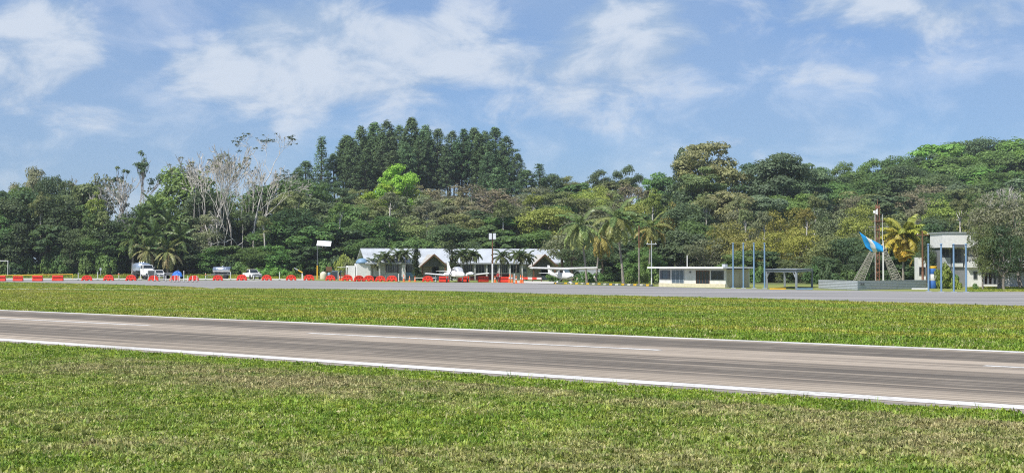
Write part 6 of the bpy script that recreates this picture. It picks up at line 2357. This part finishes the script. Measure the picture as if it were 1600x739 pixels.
# ------------------------------------------------------------------ the person beside the barrier
def person():
    q = G(778.3, 441.9)
    sk = {'pel': (0, 0, .92), 'waist': (0, 0, 1.08), 'chest': (0, -.02, 1.28), 'neck': (0, -.01, 1.47), 'head0': (0, -.02, 1.55), 'head': (0, -.03, 1.64), 'crown': (0, -.02, 1.73),
          'hipL': (-.10, 0, .88), 'kneeL': (-.11, -.05, .49), 'ankL': (-.12, .02, .09), 'toeL': (-.13, -.14, .04), 'hipR': (.10, 0, .88), 'kneeR': (.12, .00, .49), 'ankR': (.15, .06, .09), 'toeR': (.17, -.09, .04),
          'shL': (-.18, -.01, 1.40), 'elL': (-.26, .02, 1.13), 'wrL': (-.22, -.16, .94), 'palmL': (-.20, -.22, .88), 'shR': (.18, -.01, 1.40), 'elR': (.29, -.03, 1.15), 'wrR': (.33, -.24, 1.05), 'palmR': (.33, -.32, 1.03)}
    rad = {'pel': (.15, .11), 'waist': (.135, .10), 'chest': (.165, .115), 'neck': (.055, .055), 'head0': (.07, .08), 'head': (.085, .10), 'crown': (.06, .075), 'hipL': (.088, .09), 'kneeL': (.06, .062), 'ankL': (.045, .045), 'toeL': (.045, .032),
           'hipR': (.088, .09), 'kneeR': (.06, .062), 'ankR': (.045, .045), 'toeR': (.045, .032), 'shL': (.062, .062), 'elL': (.043, .043), 'wrL': (.03, .03), 'palmL': (.036, .02), 'shR': (.062, .062), 'elR': (.043, .043), 'wrR': (.03, .03), 'palmR': (.036, .02)}
    ed = [('pel', 'waist'), ('waist', 'chest'), ('chest', 'neck'), ('neck', 'head0'), ('head0', 'head'), ('head', 'crown')]
    for s in 'LR':
        ed += [('pel', 'hip' + s), ('hip' + s, 'knee' + s), ('knee' + s, 'ank' + s), ('ank' + s, 'toe' + s), ('chest', 'sh' + s), ('sh' + s, 'el' + s), ('el' + s, 'wr' + s), ('wr' + s, 'palm' + s)]
        pm = Vector(sk['palm' + s])
        dr = (pm - Vector(sk['wr' + s])).normalized()
        sd_ = dr.cross(Vector((0, 0, 1))).normalized()
        for k, (off, ln) in enumerate(((-.032, .06), (-.011, .075), (.011, .08), (.031, .07))):
            a = pm + sd_ * off + dr * .03
            b = a + dr * ln * .5
            c = b + (dr * .6 + Vector((0, 0, -.6))) * ln * .5
            for nm, p in ((f'f{s}{k}a', a), (f'f{s}{k}b', b), (f'f{s}{k}c', c)):
                sk[nm] = tuple(p)
                rad[nm] = (.010, .010)
            ed += [('palm' + s, f'f{s}{k}a'), (f'f{s}{k}a', f'f{s}{k}b'), (f'f{s}{k}b', f'f{s}{k}c')]
        a = pm - sd_ * .045 - dr * .01
        b = a + dr * .045 - sd_ * .01
        for nm, p in ((f't{s}a', a), (f't{s}b', b)):
            sk[nm] = tuple(p)
            rad[nm] = (.011, .011)
        ed += [('palm' + s, f't{s}a'), (f't{s}a', f't{s}b')]
    names = list(sk)
    me = bpy.data.meshes.new('skeleton')
    me.from_pydata([sk[n] for n in names], [(names.index(a), names.index(b)) for a, b in ed], [])
    tmp = bpy.data.objects.new('skeleton', me)
    COL.objects.link(tmp)
    tmp.modifiers.new('skin', 'SKIN')
    for i, n in enumerate(names):
        me.skin_vertices[0].data[i].radius = rad[n]
        me.skin_vertices[0].data[i].use_root = n == 'pel'
    sb = tmp.modifiers.new('sub', 'SUBSURF')
    sb.levels = sb.render_levels = 1
    dg = bpy.context.evaluated_depsgraph_get()
    body = bpy.data.meshes.new_from_object(tmp.evaluated_get(dg))
    bpy.data.objects.remove(tmp)
    body.name = 'body'
    body.materials.clear()
    for mt in (SKIN, SHIRT, TROUS, WHITE):
        body.materials.append(mt)
    for p in body.polygons:
        c = p.center
        arm = abs(c.x) > .20 and c.z < 1.12 and c.y < .02
        p.material_index = 3 if c.z < .10 else 2 if c.z < .97 and not arm else 0 if (c.z > 1.46 or arm) else 1
        p.use_smooth = True
    t = thing('person', 'person in a red top, dark trousers and pale cap standing beside a red barrier', 'person', (*q, 0), R(10))
    obj('body', body, t)
    MB().lathe([(.105, 0), (.108, .05), (.085, .11), (.02, .13)], 14, M=Matrix.Translation((0, -.025, 1.68))).box((0, -.13, 1.69), (.16, .12, .015)).build('cap', SHIRTW, t)
    fc = MB()
    for s in (-.034, .034):
        fc.sphere((s, -.118, 1.645), (.014, .008, .009), 6)
    fc.build('eyes', BLACK, t)
    MB().tube([(0, -.115, 1.645), (0, -.142, 1.605)], [.008, .015], 6).build('nose', SKIN, t)
    MB().box((0, -.112, 1.572), (.05, .015, .010)).build('mouth', SHIRT, t)
    for s in (-.088, .088):
        MB().sphere((s, -.02, 1.63), (.012, .025, .035), 6).build('ear', SKIN, t)


person()

# ------------------------------------------------------------------ humid air
hz = MB().box((0, 1100, 39), (3104, 2908, 82)).mesh('haze', [])
hm = bpy.data.materials.new('humid_air')
hm.use_nodes = True
ht = hm.node_tree
ht.nodes.clear()
pv_ = N(ht, 'ShaderNodeVolumePrincipled')
pv_.inputs['Color'].default_value = (.86, .92, 1.0, 1)
pv_.inputs['Density'].default_value = HAZE
pv_.inputs['Anisotropy'].default_value = .2
ho = N(ht, 'ShaderNodeOutputMaterial')
ht.links.new(pv_.outputs[0], ho.inputs['Volume'])
hz.materials.append(hm)
struct(obj('haze', hz), 'stuff')
